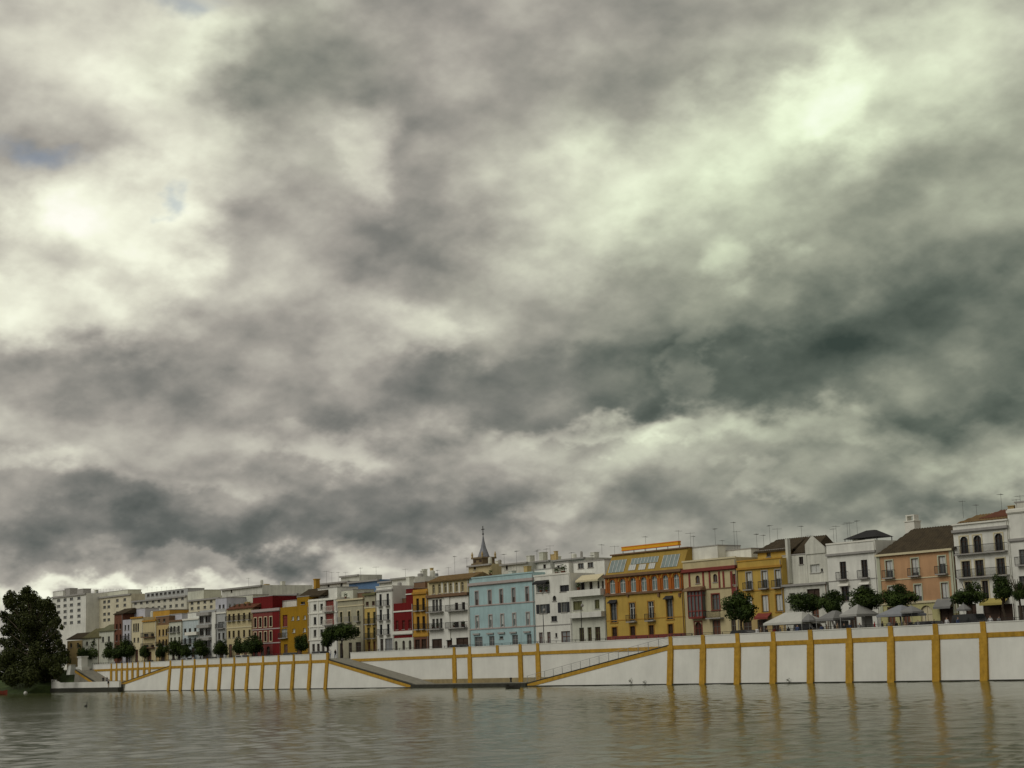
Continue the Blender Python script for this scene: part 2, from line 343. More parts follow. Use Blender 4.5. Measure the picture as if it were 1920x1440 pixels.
        if r['hood']:
            g = MB(); g.prism([(a-.25, y-.5, d+.1), (b+.25, y-.5, d+.1), (b+.12, y+.0, d+.55), (a-.12, y, d+.55)], [(a-.25, y-.5, d), (b+.25, y-.5, d), (b+.25, y, d), (a-.25, y, d)]); g.build('hood', r['hood'], w)
        if r['bal']: s.balcony(a-.28, b+.28, c, y, r['bal'], w)
    def balcony(s, a, b, z, y, m, parent=None, dep=.65, slab=TRIMG, h=1.0):
        o = MB().box(a, b, y-dep, y-.005, z-.17, z-.01).build('balcony', slab, s.root)
        g = MB(); g.box(a, b, y-dep, y-dep+.05, z+h-.06, z+h); g.box(a, b, y-dep+.01, y-dep+.04, z+.06, z+.1)
        for xx in (a, b-.05): g.box(xx, xx+.05, y-dep+.05, y-.01, z+h-.06, z+h); g.box(xx, xx+.05, y-dep, y-dep+.05, z-.01, z+h)
        n = max(3, int((b-a)/.16))
        for i in range(1, n): xx = a+(b-a)*i/n; g.box(xx-.014, xx+.014, y-dep+.012, y-dep+.038, z+.0, z+h-.05)
        g.build('railing', m, o)
        return o
    def ledge(s, px, py, th, m, x0=None, x1=None, proud=.22, y=0.0, name='cornice', tall=0):
        z = s.lz(px, py, y); h = s.lz(px, py-th/2, y)-s.lz(px, py+th/2, y)
        a = -.05 if x0 is None else s.lx(x0, z, y); b = s.W+.05 if x1 is None else s.lx(x1, z, y)
        g = MB(); g.box(a, b, y-proud, y+.03, z-h*.5, z+h*.5)
        if th > 4: g.box(a+.05, b-.05, y-proud*.55, y+.03, z-h*.5-.12, z-h*.5-.004)
        return g.build(name, m, s.root)
    def strip(s, px, w, yt, yb, m, proud=.1, y=0.0, name='pilaster'):
        zt, zb = s.lz(px, yt, y), s.lz(px, yb, y); a, b = s.lx(px-w/2, (zt+zb)/2, y), s.lx(px+w/2, (zt+zb)/2, y)
        return MB().box(a, b, y-proud, y+.03, zb, zt).build(name, m, s.root)
    def block(s, x0, x1, yt, m, y, rows=[], depth=4, base=None, xr=None):
        xr = xr or (x0+x1)/2; z1 = s.lz(xr, yt, y); z0 = s.top if base is None else base
        keep = s.top; a, b = s.lx(x0, z1, y), s.lx(x1, z1, y)
        z0 = min(z0, z1-.5); s.wall(a, b, z0, z1, y, depth, m, rows); s.top = keep if base is None else max(keep, z1)
        MB().box(a-.08, b+.08, y-.08, y+depth+.08, z1+.002, z1+.16).build('coping', TRIMG, s.root)
        return a, b, z1
    def pitched(s, x0, x1, yeave, yridge, m, dep=5.0, hipl=0, hipr=0, y=-.3, xr=None, name='roof', solid=True):
        xr = xr or (x0+x1)/2; ze = s.lz(xr, yeave, y); zr = s.lz(xr, yridge, y+dep); a, b = s.lx(x0, ze, y), s.lx(x1, ze, y)
        g = MB(); n = max(4, int((b-a)/.42)); back = y+2*dep
        for i in range(n):                    # tile courses: one barrel ridge per column
            u, v = a+(b-a)*i/n, a+(b-a)*(i+1)/n; mid = (u+v)/2
            def top(x):
                k = 1.0
                if hipl and x < a+hipl: k = min(k, (x-a)/hipl)
                if hipr and x > b-hipr: k = min(k, (b-x)/hipr)
                return y+dep*k, ze+(zr-ze)*k
            yu, zu = top(u); ym_, zm = top(mid); yv, zv = top(v)
            h = .09
            g.quad((u, y, ze), (mid, y, ze+h), (mid, ym_, zm+h), (u, yu, zu)); g.quad((mid, y, ze+h), (v, y, ze), (v, yv, zv), (mid, ym_, zm+h))
            g.quad((u, 2*(y+dep)-yu, zu), (v, 2*(y+dep)-yv, zv), (v, back, ze), (u, back, ze))
            g.quad((u, y, ze-.12), (v, y, ze-.12), (v, y, ze), (u, y, ze))
        if hipl: g.poly([(a, back, ze), (a, y, ze), (a+hipl, y+dep, zr)])
        else: g.poly([(a, back, ze), (a, y, ze), (a, y+dep, zr)])
        if hipr: g.poly([(b, y, ze), (b, back, ze), (b-hipr, y+dep, zr)])
        else: g.poly([(b, y, ze), (b, back, ze), (b, y+dep, zr)])
        g.quad((a, y, ze-.12), (a, back, ze-.12), (b, back, ze-.12), (b, y, ze-.12))
        return g.build(name, m, s.root)
    def antenna(s, px, yt, yb, y=3.0):
        z1 = s.lz(px, yt, y); z0 = min(s.lz(px, yb, y), z1-1); x = s.lx(px, z1, y)
        g = MB(); g.tube((x, y, z0), (x, y, z1), .024, .018, 5); L = random.uniform(.4, .8); a = random.uniform(0, PI)
        g.tube((x-L*math.cos(a), y-L*math.sin(a), z1-.15), (x+L*math.cos(a), y+L*math.sin(a), z1-.15), .02, .02, 4)
        for k in range(-3, 4):
            cx, cy = x+L*k/3.2*math.cos(a), y+L*k/3.2*math.sin(a); r = .32-.04*k
            g.tube((cx+r*math.sin(a), cy-r*math.cos(a), z1-.15), (cx-r*math.sin(a), cy+r*math.cos(a), z1-.15), .012, .012, 4)
        g.build('antenna', mat('dull_metal', (.10, .10, .095), .6), s.root)
    def awning(s, px, w, yt, yb, m, dep=1.2, y=0.0):
        zt, zb = s.lz(px, yt, y), s.lz(px, yb, y-dep); a, b = s.lx(px-w/2, zt, y), s.lx(px+w/2, zt, y)
        g = MB(); g.prism([(a, y-.01, zt), (a, y-.01, zt-.08), (a, y-dep, zb), (a, y-dep, zb+.08)], [(b, y-.01, zt), (b, y-.01, zt-.08), (b, y-dep, zb), (b, y-dep, zb+.08)])
        g.box(a, b, y-dep-.02, y-dep-.001, zb-.2, zb+.06); return g.build('awning', m, s.root)

# ---- the street of houses, from the near end to the far end
H = House('tall white house at the open end of the street, past the arched windows', 1897, 1992, 1060, [((1910, 1060), WHITE, [R([1918, 1948], 13, 1080, 1120), R([1918, 1955], 16, 1135, 1160, kind='door', pane=WOODD)]), ((1905, 953), WHITE, [R([1918, 1950], 14, 1030, 1062, pane=GLASSG, bal=IRON)])], off=.1)
H.ledge(1905, 1012, 5, TRIMG); H.ledge(1905, 958, 5, TRIMW); H.antenna(1905, 935, 955); H.block(1903, 1960, 940, WHITE2, 3)
for px in (1912, 1930): H.antenna(px, 928, 950, 5)

H = House('white house with dark arched windows and long iron balconies', 1792, 1896, 1060, [
  ((1840, 1128), WHITE, [R([1876], 62, 1133, 1160, 1876, kind='door', pane=WOODD, frame=WOODD), R([1822], 20, 1132, 1160, kind='door', pane=WOODD, frame=WOODD)]),
  ((1840, 978), WHITE, [R([1808, 1833, 1873], 15, 1006, 1038, arch=True, sur=TRIMC, frame=WOODD), R([1812, 1837, 1877], 16, 1052, 1082, sur=TRIMC, frame=WOODD), R([1816, 1848, 1880], 12, 1091, 1125, frame=WOODD, sur=TRIMC)])], off=-.05)
H.ledge(1840, 992, 5, TRIMG, proud=.35); H.ledge(1840, 979, 3, TRIMW, proud=.2)
H.balcony(.3, H.W-.3, H.lz(1808, 1038.5), 0, IRON); H.balcony(.3, H.W-.3, H.lz(1812, 1082.5), 0, IRON)
H.pitched(1793, 1896, 977, 965, TILEO, 3.2, xr=1840, y=.3, hipl=1.2); H.pitched(1834, 1899, 970, 958, TILER, 3.0, xr=1866, y=1.2, hipl=1.5, hipr=1.0)
H.awning(1869, 46, 1121, 1131, mat('straw_canvas', (.36, .30, .09), .9)); H.antenna(1876, 925, 962, 4); H.antenna(1830, 945, 968, 5); H.antenna(1804, 938, 972, 6)

H = House('peach house with a steep brown tiled roof and pale shuttered windows', 1647, 1791, 1085, [
  ((1722, 1129), stucco('straw', (.46, .43, .21)), [R([1738], 22, 1135, 1160, kind='door', arch=True, pane=TRIMC, frame=TRIMC), R([1776], 26, 1138, 1160, kind='door', pane=WOODD, frame=WOODD), R([1672, 1700], 14, 1138, 1160, kind='door', pane=WOODB)]),
  ((1715, 1036), PEACH, [R([1668, 1716, 1767], 13, 1051, 1083, 1668, pane=GLASSG, sur=GREENISH, blind=BLIND, bal=IRON), R([1673, 1722, 1772], 13, 1096, 1127, 1722, pane=GLASSG, sur=GREENISH, blind=BLIND)])])
H.ledge(1715, 1036, 4, TRIMC, proud=.4, name='eaves'); H.pitched(1641, 1792, 1035, 992, TILE, 4.6, hipl=3.0, xr=1715)
H.ledge(1715, 1084, 2, TRIMC, proud=.08, name='string_course'); H.ledge(1722, 1129, 4, TRIMC, proud=.15)
H.strip(1650, 6, 1042, 1150, GREENISH, name='corner_strip'); H.strip(1788, 8, 1032, 1150, GREENISH, name='corner_strip')
H.awning(1773, 32, 1122, 1138, CANVASG, 1.0)
a, b, z = H.lx(1704, 9, 5.2), H.lx(1722, 9, 5.2), H.lz(1715, 990, 5.2)
MB().box(a, b, 5.0, 6.4, z-2, z+.9).box(a-.1, b+.1, 4.9, 6.5, z+.9, z+1.05).box(a+.1, a+.3, 5.2, 6.2, z+1.05, z+1.7).box(b-.3, b-.1, 5.2, 6.2, z+1.05, z+1.7).box(a+.1, b-.1, 5.2, 6.2, z+1.7, z+1.85).build('chimney', TRIMW, H.root)

H = House('plain white house with two tall dark balcony doors and a black roof canopy', 1553, 1645, 1080, [
  ((1600, 1130), WHITE, [R([1572, 1600, 1630], 13, 1140, 1160, kind='door', pane=WOODD)]),
  ((1600, 1016), WHITE, [R([1581, 1621], 12, 1053, 1086, frame=WOODD, bal=IRON), R([1585, 1624], 14, 1099, 1127, frame=WOODD, hood=TRIMW)])], off=.12)
H.ledge(1600, 1037, 4, TRIMG, proud=.3); H.ledge(1600, 1087, 1.6, TRIMG, proud=.06, name='string_course'); H.ledge(1600, 1016, 3, TRIMW, proud=.1)
c = H.lz(1610, 1010, 2.5); a, b = H.lx(1590, c, 2.5), H.lx(1654, c, 2.5); g = MB()
t = H.lz(1615, 997, 4); g.prism([(a, 1.4, c), (b, 1.4, c), (b, 5, c), (a, 5, c)], [(a+(b-a)*.5, 2.9, t), (a+(b-a)*.72, 2.9, t), (a+(b-a)*.72, 3.5, t), (a+(b-a)*.5, 3.5, t)]); cp_ = g.build('roof_canopy', CANVASD, H.root)
g = MB(); [g.tube((x, y, H.top-.1), (x, y, c+.05), .06) for x in (a+.2, b-.2) for y in (1.6, 4.8)]; g.build('canopy_pole', IRON, cp_)
for px, yt in ((1567, 985), (1588, 980), (1592, 978), (1562, 990), (1606, 975)): H.antenna(px, yt, 1018, 5)

H = House('low weathered white house with a bare gable and patched upper wall', 1469, 1552, 1120, [((1505, 1094), WHITE2, [R([1486], 11, 1112, 1142, frame=GREENISH), R([1525], 24, 1104, 1120, frame=WOODD, pane=WOODD), R([1500, 1530], 13, 1135, 1160, kind='door', pane=WOODB)])], off=.05)
H.ledge(1505, 1096, 4, TRIMG, proud=.35)
H.block(1467, 1512, 1042, WHITE2, 1.6, [R([1502], 8, 1044, 1058, frame=WOODD)], depth=6, xr=1480)
H.block(1512, 1550, 1029, WHITE2, 1.3, [R([1528], 18, 1058, 1074, frame=BLIND, pane=BLIND), R([1541], 4, 1066, 1072)], depth=7, xr=1528)
zg, zp = H.lz(1528, 1030, 1.2), H.lz(1523, 1005, 1.2); a, b = H.lx(1510, zg, 1.2), H.lx(1547, zg, 1.2)
MB().prism([(a, 1.15, zg-.6), (b, 1.15, zg-.6), (b, 1.15, zg), (a+(b-a)*.35, 1.15, zp), (a, 1.15, zp-1.1)], [(a, 1.55, zg-.6), (b, 1.55, zg-.6), (b, 1.55, zg), (a+(b-a)*.35, 1.55, zp), (a, 1.55, zp-1.1)]).build('gable', WHITE2, H.root)
H.pitched(1486, 1524, 1036, 1008, TILE, 3.2, xr=1505, y=2.6)
x = H.lx(1481, 8, 1.2); MB().box(x-.22, x+.22, .95, 1.55, H.lz(1481, 1094, 1.2), H.lz(1481, 1010, 1.2)).build('flue', WHITE2, H.root)
for px, yt in ((1502, 985), (1520, 1003)): H.antenna(px, yt, 1015, 5)

H = House('ochre house with a small tiled penthouse and three white balcony windows', 1385, 1468, 1100, [
  ((1430, 1156), TAN, [R([1402, 1430, 1455], [16, 18, 14], 1162, 1180, 1430, kind='door', pane=WOODD)]),
  ((1425, 1049), YELLOW, [R([1405, 1434, 1459], 10, 1073, 1105, pane=GLASSG, sur=TRIMG, blind=BLIND, bk=.5, bal=IRON), R([1405, 1435, 1461], 12, 1116, 1148, 1435, sur=TRIMO, blind=BLIND, bk=.97)])], off=-.08)
H.ledge(1425, 1064, 4, TRIMO, proud=.3); H.ledge(1425, 1049, 2.5, OCHRE, proud=.1); H.ledge(1435, 1106, 2, TRIMO, proud=.08, name='string_course'); H.awning(1434, 26, 1149, 1158, TRIMR, .9)
H.block(1420, 1474, 1032, YELLOW, 3.2, [R([1441], 8, 1036, 1044, pane=GLASSG)], 5); H.pitched(1412, 1486, 1033, 1013, TILE, 3.2, xr=1450, y=2.8, hipl=2.0)
for px, yt in ((1375, 978), (1381, 995), (1418, 1000), (1431, 1002), (1442, 984), (1457, 990)): H.antenna(px, yt, 1030, 5)

H = House('cream house with dark red timbers and an enclosed wooden bay', 1283, 1384, 1120, [
  ((1330, 1104), CREAM, [R([1310], 13, 1166, 1190, kind='door', arch=True, pane=WOODD, frame=TRIMR, sur=TRIMR), R([1344], 15, 1162, 1190, kind='door', pane=WOODB), R([1342], 14, 1114, 1144, pane=GLASSG, sur=TRIMR, frame=WOODB), R([1376], 9, 1160, 1190, 1376, kind='door', pane=WOODD)]),
  ((1330, 1049), CREAM, [R([1308, 1341], 8, 1079, 1094, arch=True, pane=GLASSG, frame=WOODB), R([1377], 6, 1076, 1096, 1377, frame=TRIMR, pane=TRIMR)])], off=.05)
H.ledge(1330, 1067, 6, TRIMR, proud=.45); H.ledge(1330, 1049, 3, TRIMC, proud=.15); H.ledge(1330, 1104.5, 2, TRIMB, proud=.1, name='string_course')
for px, w in ((1293, 3), (1319, 3), (1331, 3), (1349, 3), (1357, 3), (1372, 4)): H.strip(px, w, 1071, 1103, TRIMR, .08, name='timber')
H.strip(1378, 11, 1100, 1118, TRIMR, .1, name='red_panel')
z0, z1 = H.lz(1310, 1158), H.lz(1310, 1108); a, b = H.lx(1297, 6), H.lx(1323, 6); g = MB()
for i in range(5): x = a+(b-a)*i/4; g.box(x-.06, x+.06, -.85, -.73, z0, z1)
for zz in (z0, z0+.9, z1-.75, z1-.15): g.box(a, b, -.84, -.74, zz, zz+.14); g.box(a, a+.1, -.74, 0, zz, zz+.14); g.box(b-.1, b, -.74, 0, zz, zz+.14)
g.box(a, b, -.8, 0, z0-.15, z0-.002); bay = g.build('bay_window', TRIMR, H.root); MB().box(a+.05, b-.05, -.72, -.02, z0+.01, z1-.01).build('pane', GLASSG, bay)
MB().prism([(a-.7, -1.3, z1+.02), (b+.3, -1.3, z1+.02), (b+.3, 0, z1+.02), (a-.7, 0, z1+.02)], [(a-.5, -1.1, z1+.35), (b+.1, -1.1, z1+.35), (b+.1, 0, z1+.7), (a-.5, 0, z1+.7)]).build('bay_roof', TRIMB, bay)
H.balcony(H.lx(1330, 3), H.lx(1358, 3), H.lz(1343, 1158), 0, IRON, dep=.8)
H.block(1288, 1345, 1026, WHITE, 2.2, depth=5); H.block(1345, 1408, 1032, WHITE, 4.0, [R([1356], 9, 1037, 1043)], depth=5)
for px, yt in ((1294, 998), (1340, 990), (1354, 1012), (1300, 1004)): H.antenna(px, yt, 1030, 5)

H = House('large yellow house with an orange arcaded storey and glazed attic', 1136, 1282, 1130, [
  ((1210, 1111), YELLOW, [R([1153, 1187, 1222, 1258], 9.5, 1176, 1200, kind='door', pane=WOODD, frame=WOODD, sur=TRIMO), R([1151, 1256], 12, 1131, 1167, 1151, pane=GLASSG, frame=SHUTK, hood=SHUTK, sur=TRIMO), R([1186, 1221], 11, 1130, 1165, 1186, pane=GLASS, frame=FRAMEW, sur=TRIMO, bal=IRON)]),
  ((1208, 1074), ORANGE, [R([1148, 1167.5, 1187, 1207, 1227, 1247.5, 1268], 10.5, 1087, 1113, 1148, arch=True, pane=GLASSB, frame=FRAMEW, sur=None)])], off=-.1)
for px in (1148, 1167.5, 1187, 1207, 1227, 1247.5, 1268):       # brick hoods round the arches
    zc = H.lz(1148, 1092); w = (H.lx(px+6.5, zc)-H.lx(px-6.5, zc))/2; cx = H.lx(px, zc); g = MB()
    for k in range(8):
        t0, t1 = PI*k/8+.02, PI*(k+1)/8-.02; f = lambda t, r: (cx+r*math.cos(t), zc+r*.9*math.sin(t))
        q = [f(t0, w), f(t1, w), f(t1, w+.22), f(t0, w+.22)]; g.prism([(x, -.1, z) for x, z in q], [(x, .02, z) for x, z in q])
    g.build('arch_moulding', OCHRE, H.root)
for px in (1138, 1157.5, 1177.5, 1197, 1217, 1237.5, 1258, 1277): H.strip(px, 4, 1084, 1112, ORANGE, .12)
H.ledge(1210, 1110.5, 4, TRIMB, proud=.35); H.ledge(1208, 1075, 5, TRIMB, proud=.45); H.ledge(1210, 1160, 1.5, TRIMO, proud=.05, name='string_course')
for px in (1141, 1178, 1236, 1275): H.strip(px, 3, 1112, 1119, TRIMB, .25, name='bracket')
MB().box(-.02, H.W+.02, -.06, .02, 0, H.lz(1258, 1188)).build('plinth', TRIMR, H.root)
zb, zt = H.top+.05, H.lz(1210, 1036, 1.6)
MB().prism([(0, .1, zb), (H.W, .1, zb), (H.W, 1.5, zt), (.3, 1.5, zt)], [(0, 8, zb), (H.W, 8, zb), (H.W, 8, zt), (.3, 8, zt)]).build('attic', stucco('attic_olive', (.34, .23, .055)), H.root)
MB().box(.1, H.W+.1, 1.2, 8.1, zt+.002, zt+.2).build('attic_coping', TRIMB, H.root)
def sky_light(H, px, w, yt, yb, m):
    k = lambda z: .1+1.4*(z-zb)/(zt-zb)
    z1, z0 = H.lz(px, yt, 1), H.lz(px, yb, .4); z0 = max(z0, zb+.05); a, b = H.lx(px-w/2, z0, .5), H.lx(px+w/2, z0, .5)
    o = MB().prism([(a, k(z0)-.06, z0), (b, k(z0)-.06, z0), (b, k(z1)-.06, z1), (a, k(z1)-.06, z1)], [(a, k(z0)+.05, z0), (b, k(z0)+.05, z0), (b, k(z1)+.05, z1), (a, k(z1)+.05, z1)]).build('attic_window', m, H.root)
    g = MB(); n = max(3, int((b-a)/.75))
    for i in range(n+1): x = a+(b-a)*i/n; g.prism([(x-.04, k(z0)-.12, z0), (x+.04, k(z0)-.12, z0), (x+.04, k(z1)-.12, z1), (x-.04, k(z1)-.12, z1)], [(x-.04, k(z0)-.05, z0), (x+.04, k(z0)-.05, z0), (x+.04, k(z1)-.05, z1), (x-.04, k(z1)-.05, z1)])
    g.build('glazing_bar', FRAMEW, o)
SKYL = glass('attic_glass', (.20, .25, .24), .3)
sky_light(H, 1157, 28, 1050, 1073, SKYL); sky_light(H, 1206, 50, 1045, 1056, SKYL); sky_light(H, 1186, 12, 1059, 1069, BLIND); sky_light(H, 1205, 12, 1058, 1068, BLIND); sky_light(H, 1223, 11, 1056, 1066, BLIND); sky_light(H, 1256, 30, 1040, 1063, SKYL)
a, b, c = H.lx(1167, 14, 3), H.lx(1273, 14, 3), H.lz(1220, 1024, 3)
sg = MB().box(a, b, 2.9, 3.5, c-.2, c+.2).build('roof_banner', CANVASY, H.root)
MB().box(a-.03, b+.03, 2.86, 3.54, c+.203, c+.36).build('banner_edge', CANVASO, sg); MB().box(a-.03, b+.03, 2.86, 3.54, c-.32, c-.203).build('banner_edge', CANVASO, sg)
g = MB(); [g.tube((a+(b-a)*k/5, 3.2, zt), (a+(b-a)*k/5, 3.2, c-.3), .05) for k in range(6)]; g.build('banner_post', IRON, sg)
for px, yt in ((1128, 1020), (1152, 1023), (1210, 1005), (1272, 994)): H.antenna(px, yt, 1040, 5)

H = House('white house with stacked open terraces beside the yellow house', 1072, 1135, 1150, [
  ((1100, 1158), PALE, [R([1091, 1106, 1121], [9, 7.5, 10], 1177, 1200, 1091, kind='door', pane=WOODD, frame=SHUTG)]),
  ((1100, 1107), PALE, [R([1083, 1119.5], [17, 9], 1127, 1144, pane=SHUTG, frame=SHUTG)])])
o = MB().box(0, H.W, -.9, -.005, H.lz(1100, 1158), H.lz(1100, 1148)).build('balcony', WHITE, H.root); o = MB().box(0, H.W, -.9, -.005, H.lz(1100, 1118), H.lz(1100, 1106)).build('balcony', WHITE, H.root)
H.block(1071, 1134, 1082, WHITE, 2.2, [R([1090, 1108, 1122, 1130], [12, 6, 4, 4], 1091, 1106, 1108, frame=WOODD)], depth=6)
H.awning(1112, 42, 1077, 1087, TRIMC, 1.5, 2.2)
H.block(1075, 1133, 1053, WHITE, 5.5, [R([1089, 1107], 11, 1056, 1066, pane=GLASSG, frame=WOODD)], depth=5, base=H.top)
for px, yt in ((1071, 1035), (1110, 1040)): H.antenna(px, yt, 1055, 7)

H = House('white house with black louvred shutters and a planted roof terrace', 1003, 1071, 1140, [
  ((1036, 1172), WHITE, [R([1014.5, 1029.5, 1061], [7, 6.5, 17], 1185, 1204, 1029, kind='door', pane=BLINDG, frame=WOODB), R([1043], 4, 1187, 1195)]),
  ((1036, 1077), WHITE, [R([1018], 25, 1091, 1111, frame=WHITE, pane=GLASSG), R([1058.5], 18, 1097, 1109, frame=SHUTK, pane=SHUTK), R([1018.5], 14, 1133, 1150, shut=SHUTK, pane=GLASSG), R([1057.5], 11, 1129, 1148, shut=SHUTK, pane=GLASSG), R([1039.5], 7, 1117, 1127, arch=True), R([1039], 11, 1155, 1165, frame=SHUTK)])], off=.06)
H.ledge(1036, 1172, 1.6, TRIMG, proud=.07, name='string_course'); H.ledge(1036, 1077, 3, TRIMW, proud=.1); H.awning(1017, 25, 1088, 1093, CANVASD, .8)
H.block(1002, 1035, 1068, WHITE, 2.5, depth=5); H.block(1040, 1066, 1056, WHITE, 5.0, [R([1047], 5, 1060, 1070)], depth=5)
for px, yt in ((1006, 1032), (1024, 1028), (1031, 1022)): H.antenna(px, yt, 1060, 6)

H = House('sky blue house with pale pink trim and two rows of narrow windows', 881, 1002, 1140, [
  ((940, 1176), BLUE, [R([897.5, 922.5, 966, 992.5], [15, 10, 11, 9], 1194, 1212, 897, kind='door', pane=GLASSG, frame=TRIMG), R([940], 7, 1193, 1198)]),
  ((940, 1078.5), BLUE, [R([894, 918.5, 940, 963, 988.5], 5.5, 1109, 1135, 894, pane=GLASSG, sur=TRIMP, frame=WOODB, blind=BLINDG), R([895, 920, 942, 964.5, 990], 5.5, 1155, 1178, 895, pane=GLASSG, sur=TRIMP, frame=BLIND, blind=BLIND)])], off=-.06)
H.ledge(940, 1091, 5, TRIMP, proud=.35); H.ledge(940, 1132.5, 2.5, TRIMP, proud=.1, name='string_course'); H.ledge(940, 1177, 2.5, TRIMP, proud=.1, name='string_course'); H.ledge(940, 1078.5, 2.5, BLUE, proud=.12)
for px in (894, 920, 941, 963, 989): H.ledge(px, 1187+(940-px)*.045, 3, TRIMG, px-6, px+6, .25, name='lintel')
H.antenna(852, 1042, 1075, 6); H.antenna(875, 1045, 1070, 6); H.antenna(945, 1038, 1072, 6); H.antenna(968, 1032, 1070, 6)

H = House('white house with a tiled arcaded loggia on top and plant-filled balconies', 803, 880, 1150, [
  ((840, 1179), WHITE, [R([819.5, 843, 867], [19, 10, 23], 1198, 1214, 819, kind='door', pane=WOODD, frame=WOODD)]),
  ((840, 1116), WHITE, [R([813, 819, 826], 5, 1124, 1146, 819, pane=GLASSG), R([856, 869], 6, 1130, 1145, 856, frame=WOODD), R([813, 820, 827], 5, 1160, 1178, 820), R([856, 868], 8, 1166, 1178, 856, frame=WOODD)]),
  ((840, 1087), CREAM, [R([813, 824, 835, 845, 856, 867], 5.5, 1094, 1112, 835, arch=True, frame=TRIMC, sur=None)])], off=.08)
H.ledge(840, 1116, 5, TRIMB, proud=.5); H.pitched(800, 881, 1088, 1079, TILEO, 3, xr=840, y=-.5)
for px in (829.5, 840, 850.5, 861.5): H.strip(px, 2.4, 1092, 1112, TRIMW, .08)
for (x0, x1) in ((805, 832), (842, 877)):
    for (px, py) in ((820, 1147), (820, 1179)): zz = H.lz(px, py); H.balcony(H.lx(x0, zz), H.lx(x1, zz), zz, 0, IRON, dep=.9)
H.strip(840, 9, 1118, 1200, WHITE, .18, name='wall_pier'); H.antenna(841, 1063, 1085, 6); H.antenna(820, 1068, 1088, 6)

H = House('narrow ochre house with paired dark windows beside the red house', 775, 802.5, 1150, [((788, 1194), WOODB, [R([783, 795], 9, 1199, 1215, kind='door', pane=WOODD, frame=WOODD)]), ((788, 1105), OCHRE, [R([783, 794], 5.2, 1122, 1145, pane=GLASS, frame=WOODD, bal=IRON), R([784, 794.5], 5.2, 1156, 1180, pane=GLASS, frame=WOODD, bal=IRON)])], off=-.05)
H.ledge(788, 1112, 4, TRIMO, proud=.3); H.ledge(788, 1147, 2, TRIMO, proud=.1, name='string_course'); H.ledge(788, 1190, 6, OCHRE, proud=.15)
H.block(776, 797, 1092, TRIMB, 3, depth=4)

H = House('deep red house with a stepped roofline and white arched ground floor', 737.5, 775, 1165, [
  ((756, 1196), PALE, [R([743, 757, 769], 5, 1201, 1217, 757, kind='door', arch=True, pane=WOODD)]),
  ((750, 1131), RED, [R([744.5, 756.5, 768.5], 5, 1163, 1180, 756, frame=TRIMR, pane=WOODD)])], off=.05)
H.ledge(756, 1146, 2.5, TRIMW, proud=.12, name='string_course'); H.ledge(756, 1186, 6, TRIMW, proud=.3); H.block(761, 774.5, 1104, RED, .05, depth=6); H.ledge(767, 1114, 2, TRIMW, 761, 775, .1, name='string_course')
H.block(752, 761, 1122, TRIMB, 2, depth=3)

H = House('tall narrow white house with two columns of black windows', 706.5, 737.5, 1160, [
  ((722, 1190), WHITE, [R([716], 6, 1198, 1219, kind='door', pane=WOODD), R([729], 14, 1197, 1219, kind='door', pane=BLINDG, frame=TRIMG)]),
  ((722, 1099), WHITE, [R([713.5, 727], 4.6, 1114, 1136, frame=SHUTK, bal=IRON), R([714, 727.5], 4.6, 1143, 1163, frame=SHUTK, bal=IRON), R([714.5, 728], 4.6, 1171, 1190, frame=SHUTK, bal=IRON)])], off=-.06)
H.ledge(722, 1107, 3, TRIMG, proud=.25); H.ledge(722, 1099, 2, TRIMW, proud=.1)

H = House('narrow house in cream over yellow with dark green-framed windows', 683, 706.5, 1160, [
  ((695, 1139), stucco('dull_yellow', (.50, .36, .11)), [R([691, 702], 5, 1148, 1170, pane=GLASS, frame=SHUTG, bal=IRON), R([691, 702], 5, 1177, 1197, pane=GLASS, frame=SHUTG, bal=IRON), R([692, 702], 5, 1203, 1220, kind='door', pane=WOODB, frame=WOODB)]),
  ((695, 1115), BEIGE, [R([688.5, 700], 5.5, 1128, 1136, frame=WOODB)])], off=.06)
H.ledge(695, 1114, 4, SHUTG, proud=.4); H.ledge(695, 1139, 2, TRIMC, proud=.1, name='string_course')

H = House('wide beige house with three slim arched windows behind the round tree', 633.5, 683, 1160, [((658, 1123), BEIGE, [R([640, 655, 672], 5, 1146, 1166, 655, frame=SHUTG, sur=TRIMC, arch=True, bal=TRIMG), R([640, 655, 672], 5, 1177, 1194, 655, frame=SHUTG, sur=TRIMC), R([657, 672], [6, 10], 1204, 1224, 672, kind='door', pane=WOODD), R([640], 6, 1206, 1224, kind='door', pane=WOODB)])], off=-.04)
H.ledge(658, 1124, 3, TRIMC, proud=.3); H.ledge(658, 1136, 2, TRIMC, proud=.1, name='string_course'); H.block(640, 662, 1107, PALE, 3, depth=5); H.block(664, 683, 1112, TRIMB, 4, depth=4)

H = House('white gridded house with dark red recessed loggias', 579, 633, 1165, [((606, 1122), WHITE, [R([590.5, 603], 5, 1132, 1143, 603), R([590.5, 603], 5, 1156, 1170, 603, frame=SHUTK), R([590.5, 603], 5, 1180, 1193, 603), R([618.5], 16, 1125, 1146, frame=TRIMR, pane=TRIMR, bal=TRIMW), R([618.5], 16, 1150, 1171, frame=TRIMR, pane=TRIMR, bal=TRIMW), R([618.5], 16, 1176, 1192, frame=TRIMR, pane=TRIMR), R([588, 597, 606, 615], 5, 1207, 1226, 597, kind='door', pane=WOODD)])], off=.05)
for y in (1125, 1149, 1174, 1199): H.ledge(606, y, 2.2, TRIMW, proud=.15, name='floor_band')
for px in (580.5, 597, 609, 628): H.strip(px, 2, 1124, 1200, TRIMW, .1)
H.block(596, 632, 1103, WHITE, 2.5, [R([611], 6, 1106, 1118, frame=WOODD)], depth=5); H.antenna(612, 1070, 1105, 5)

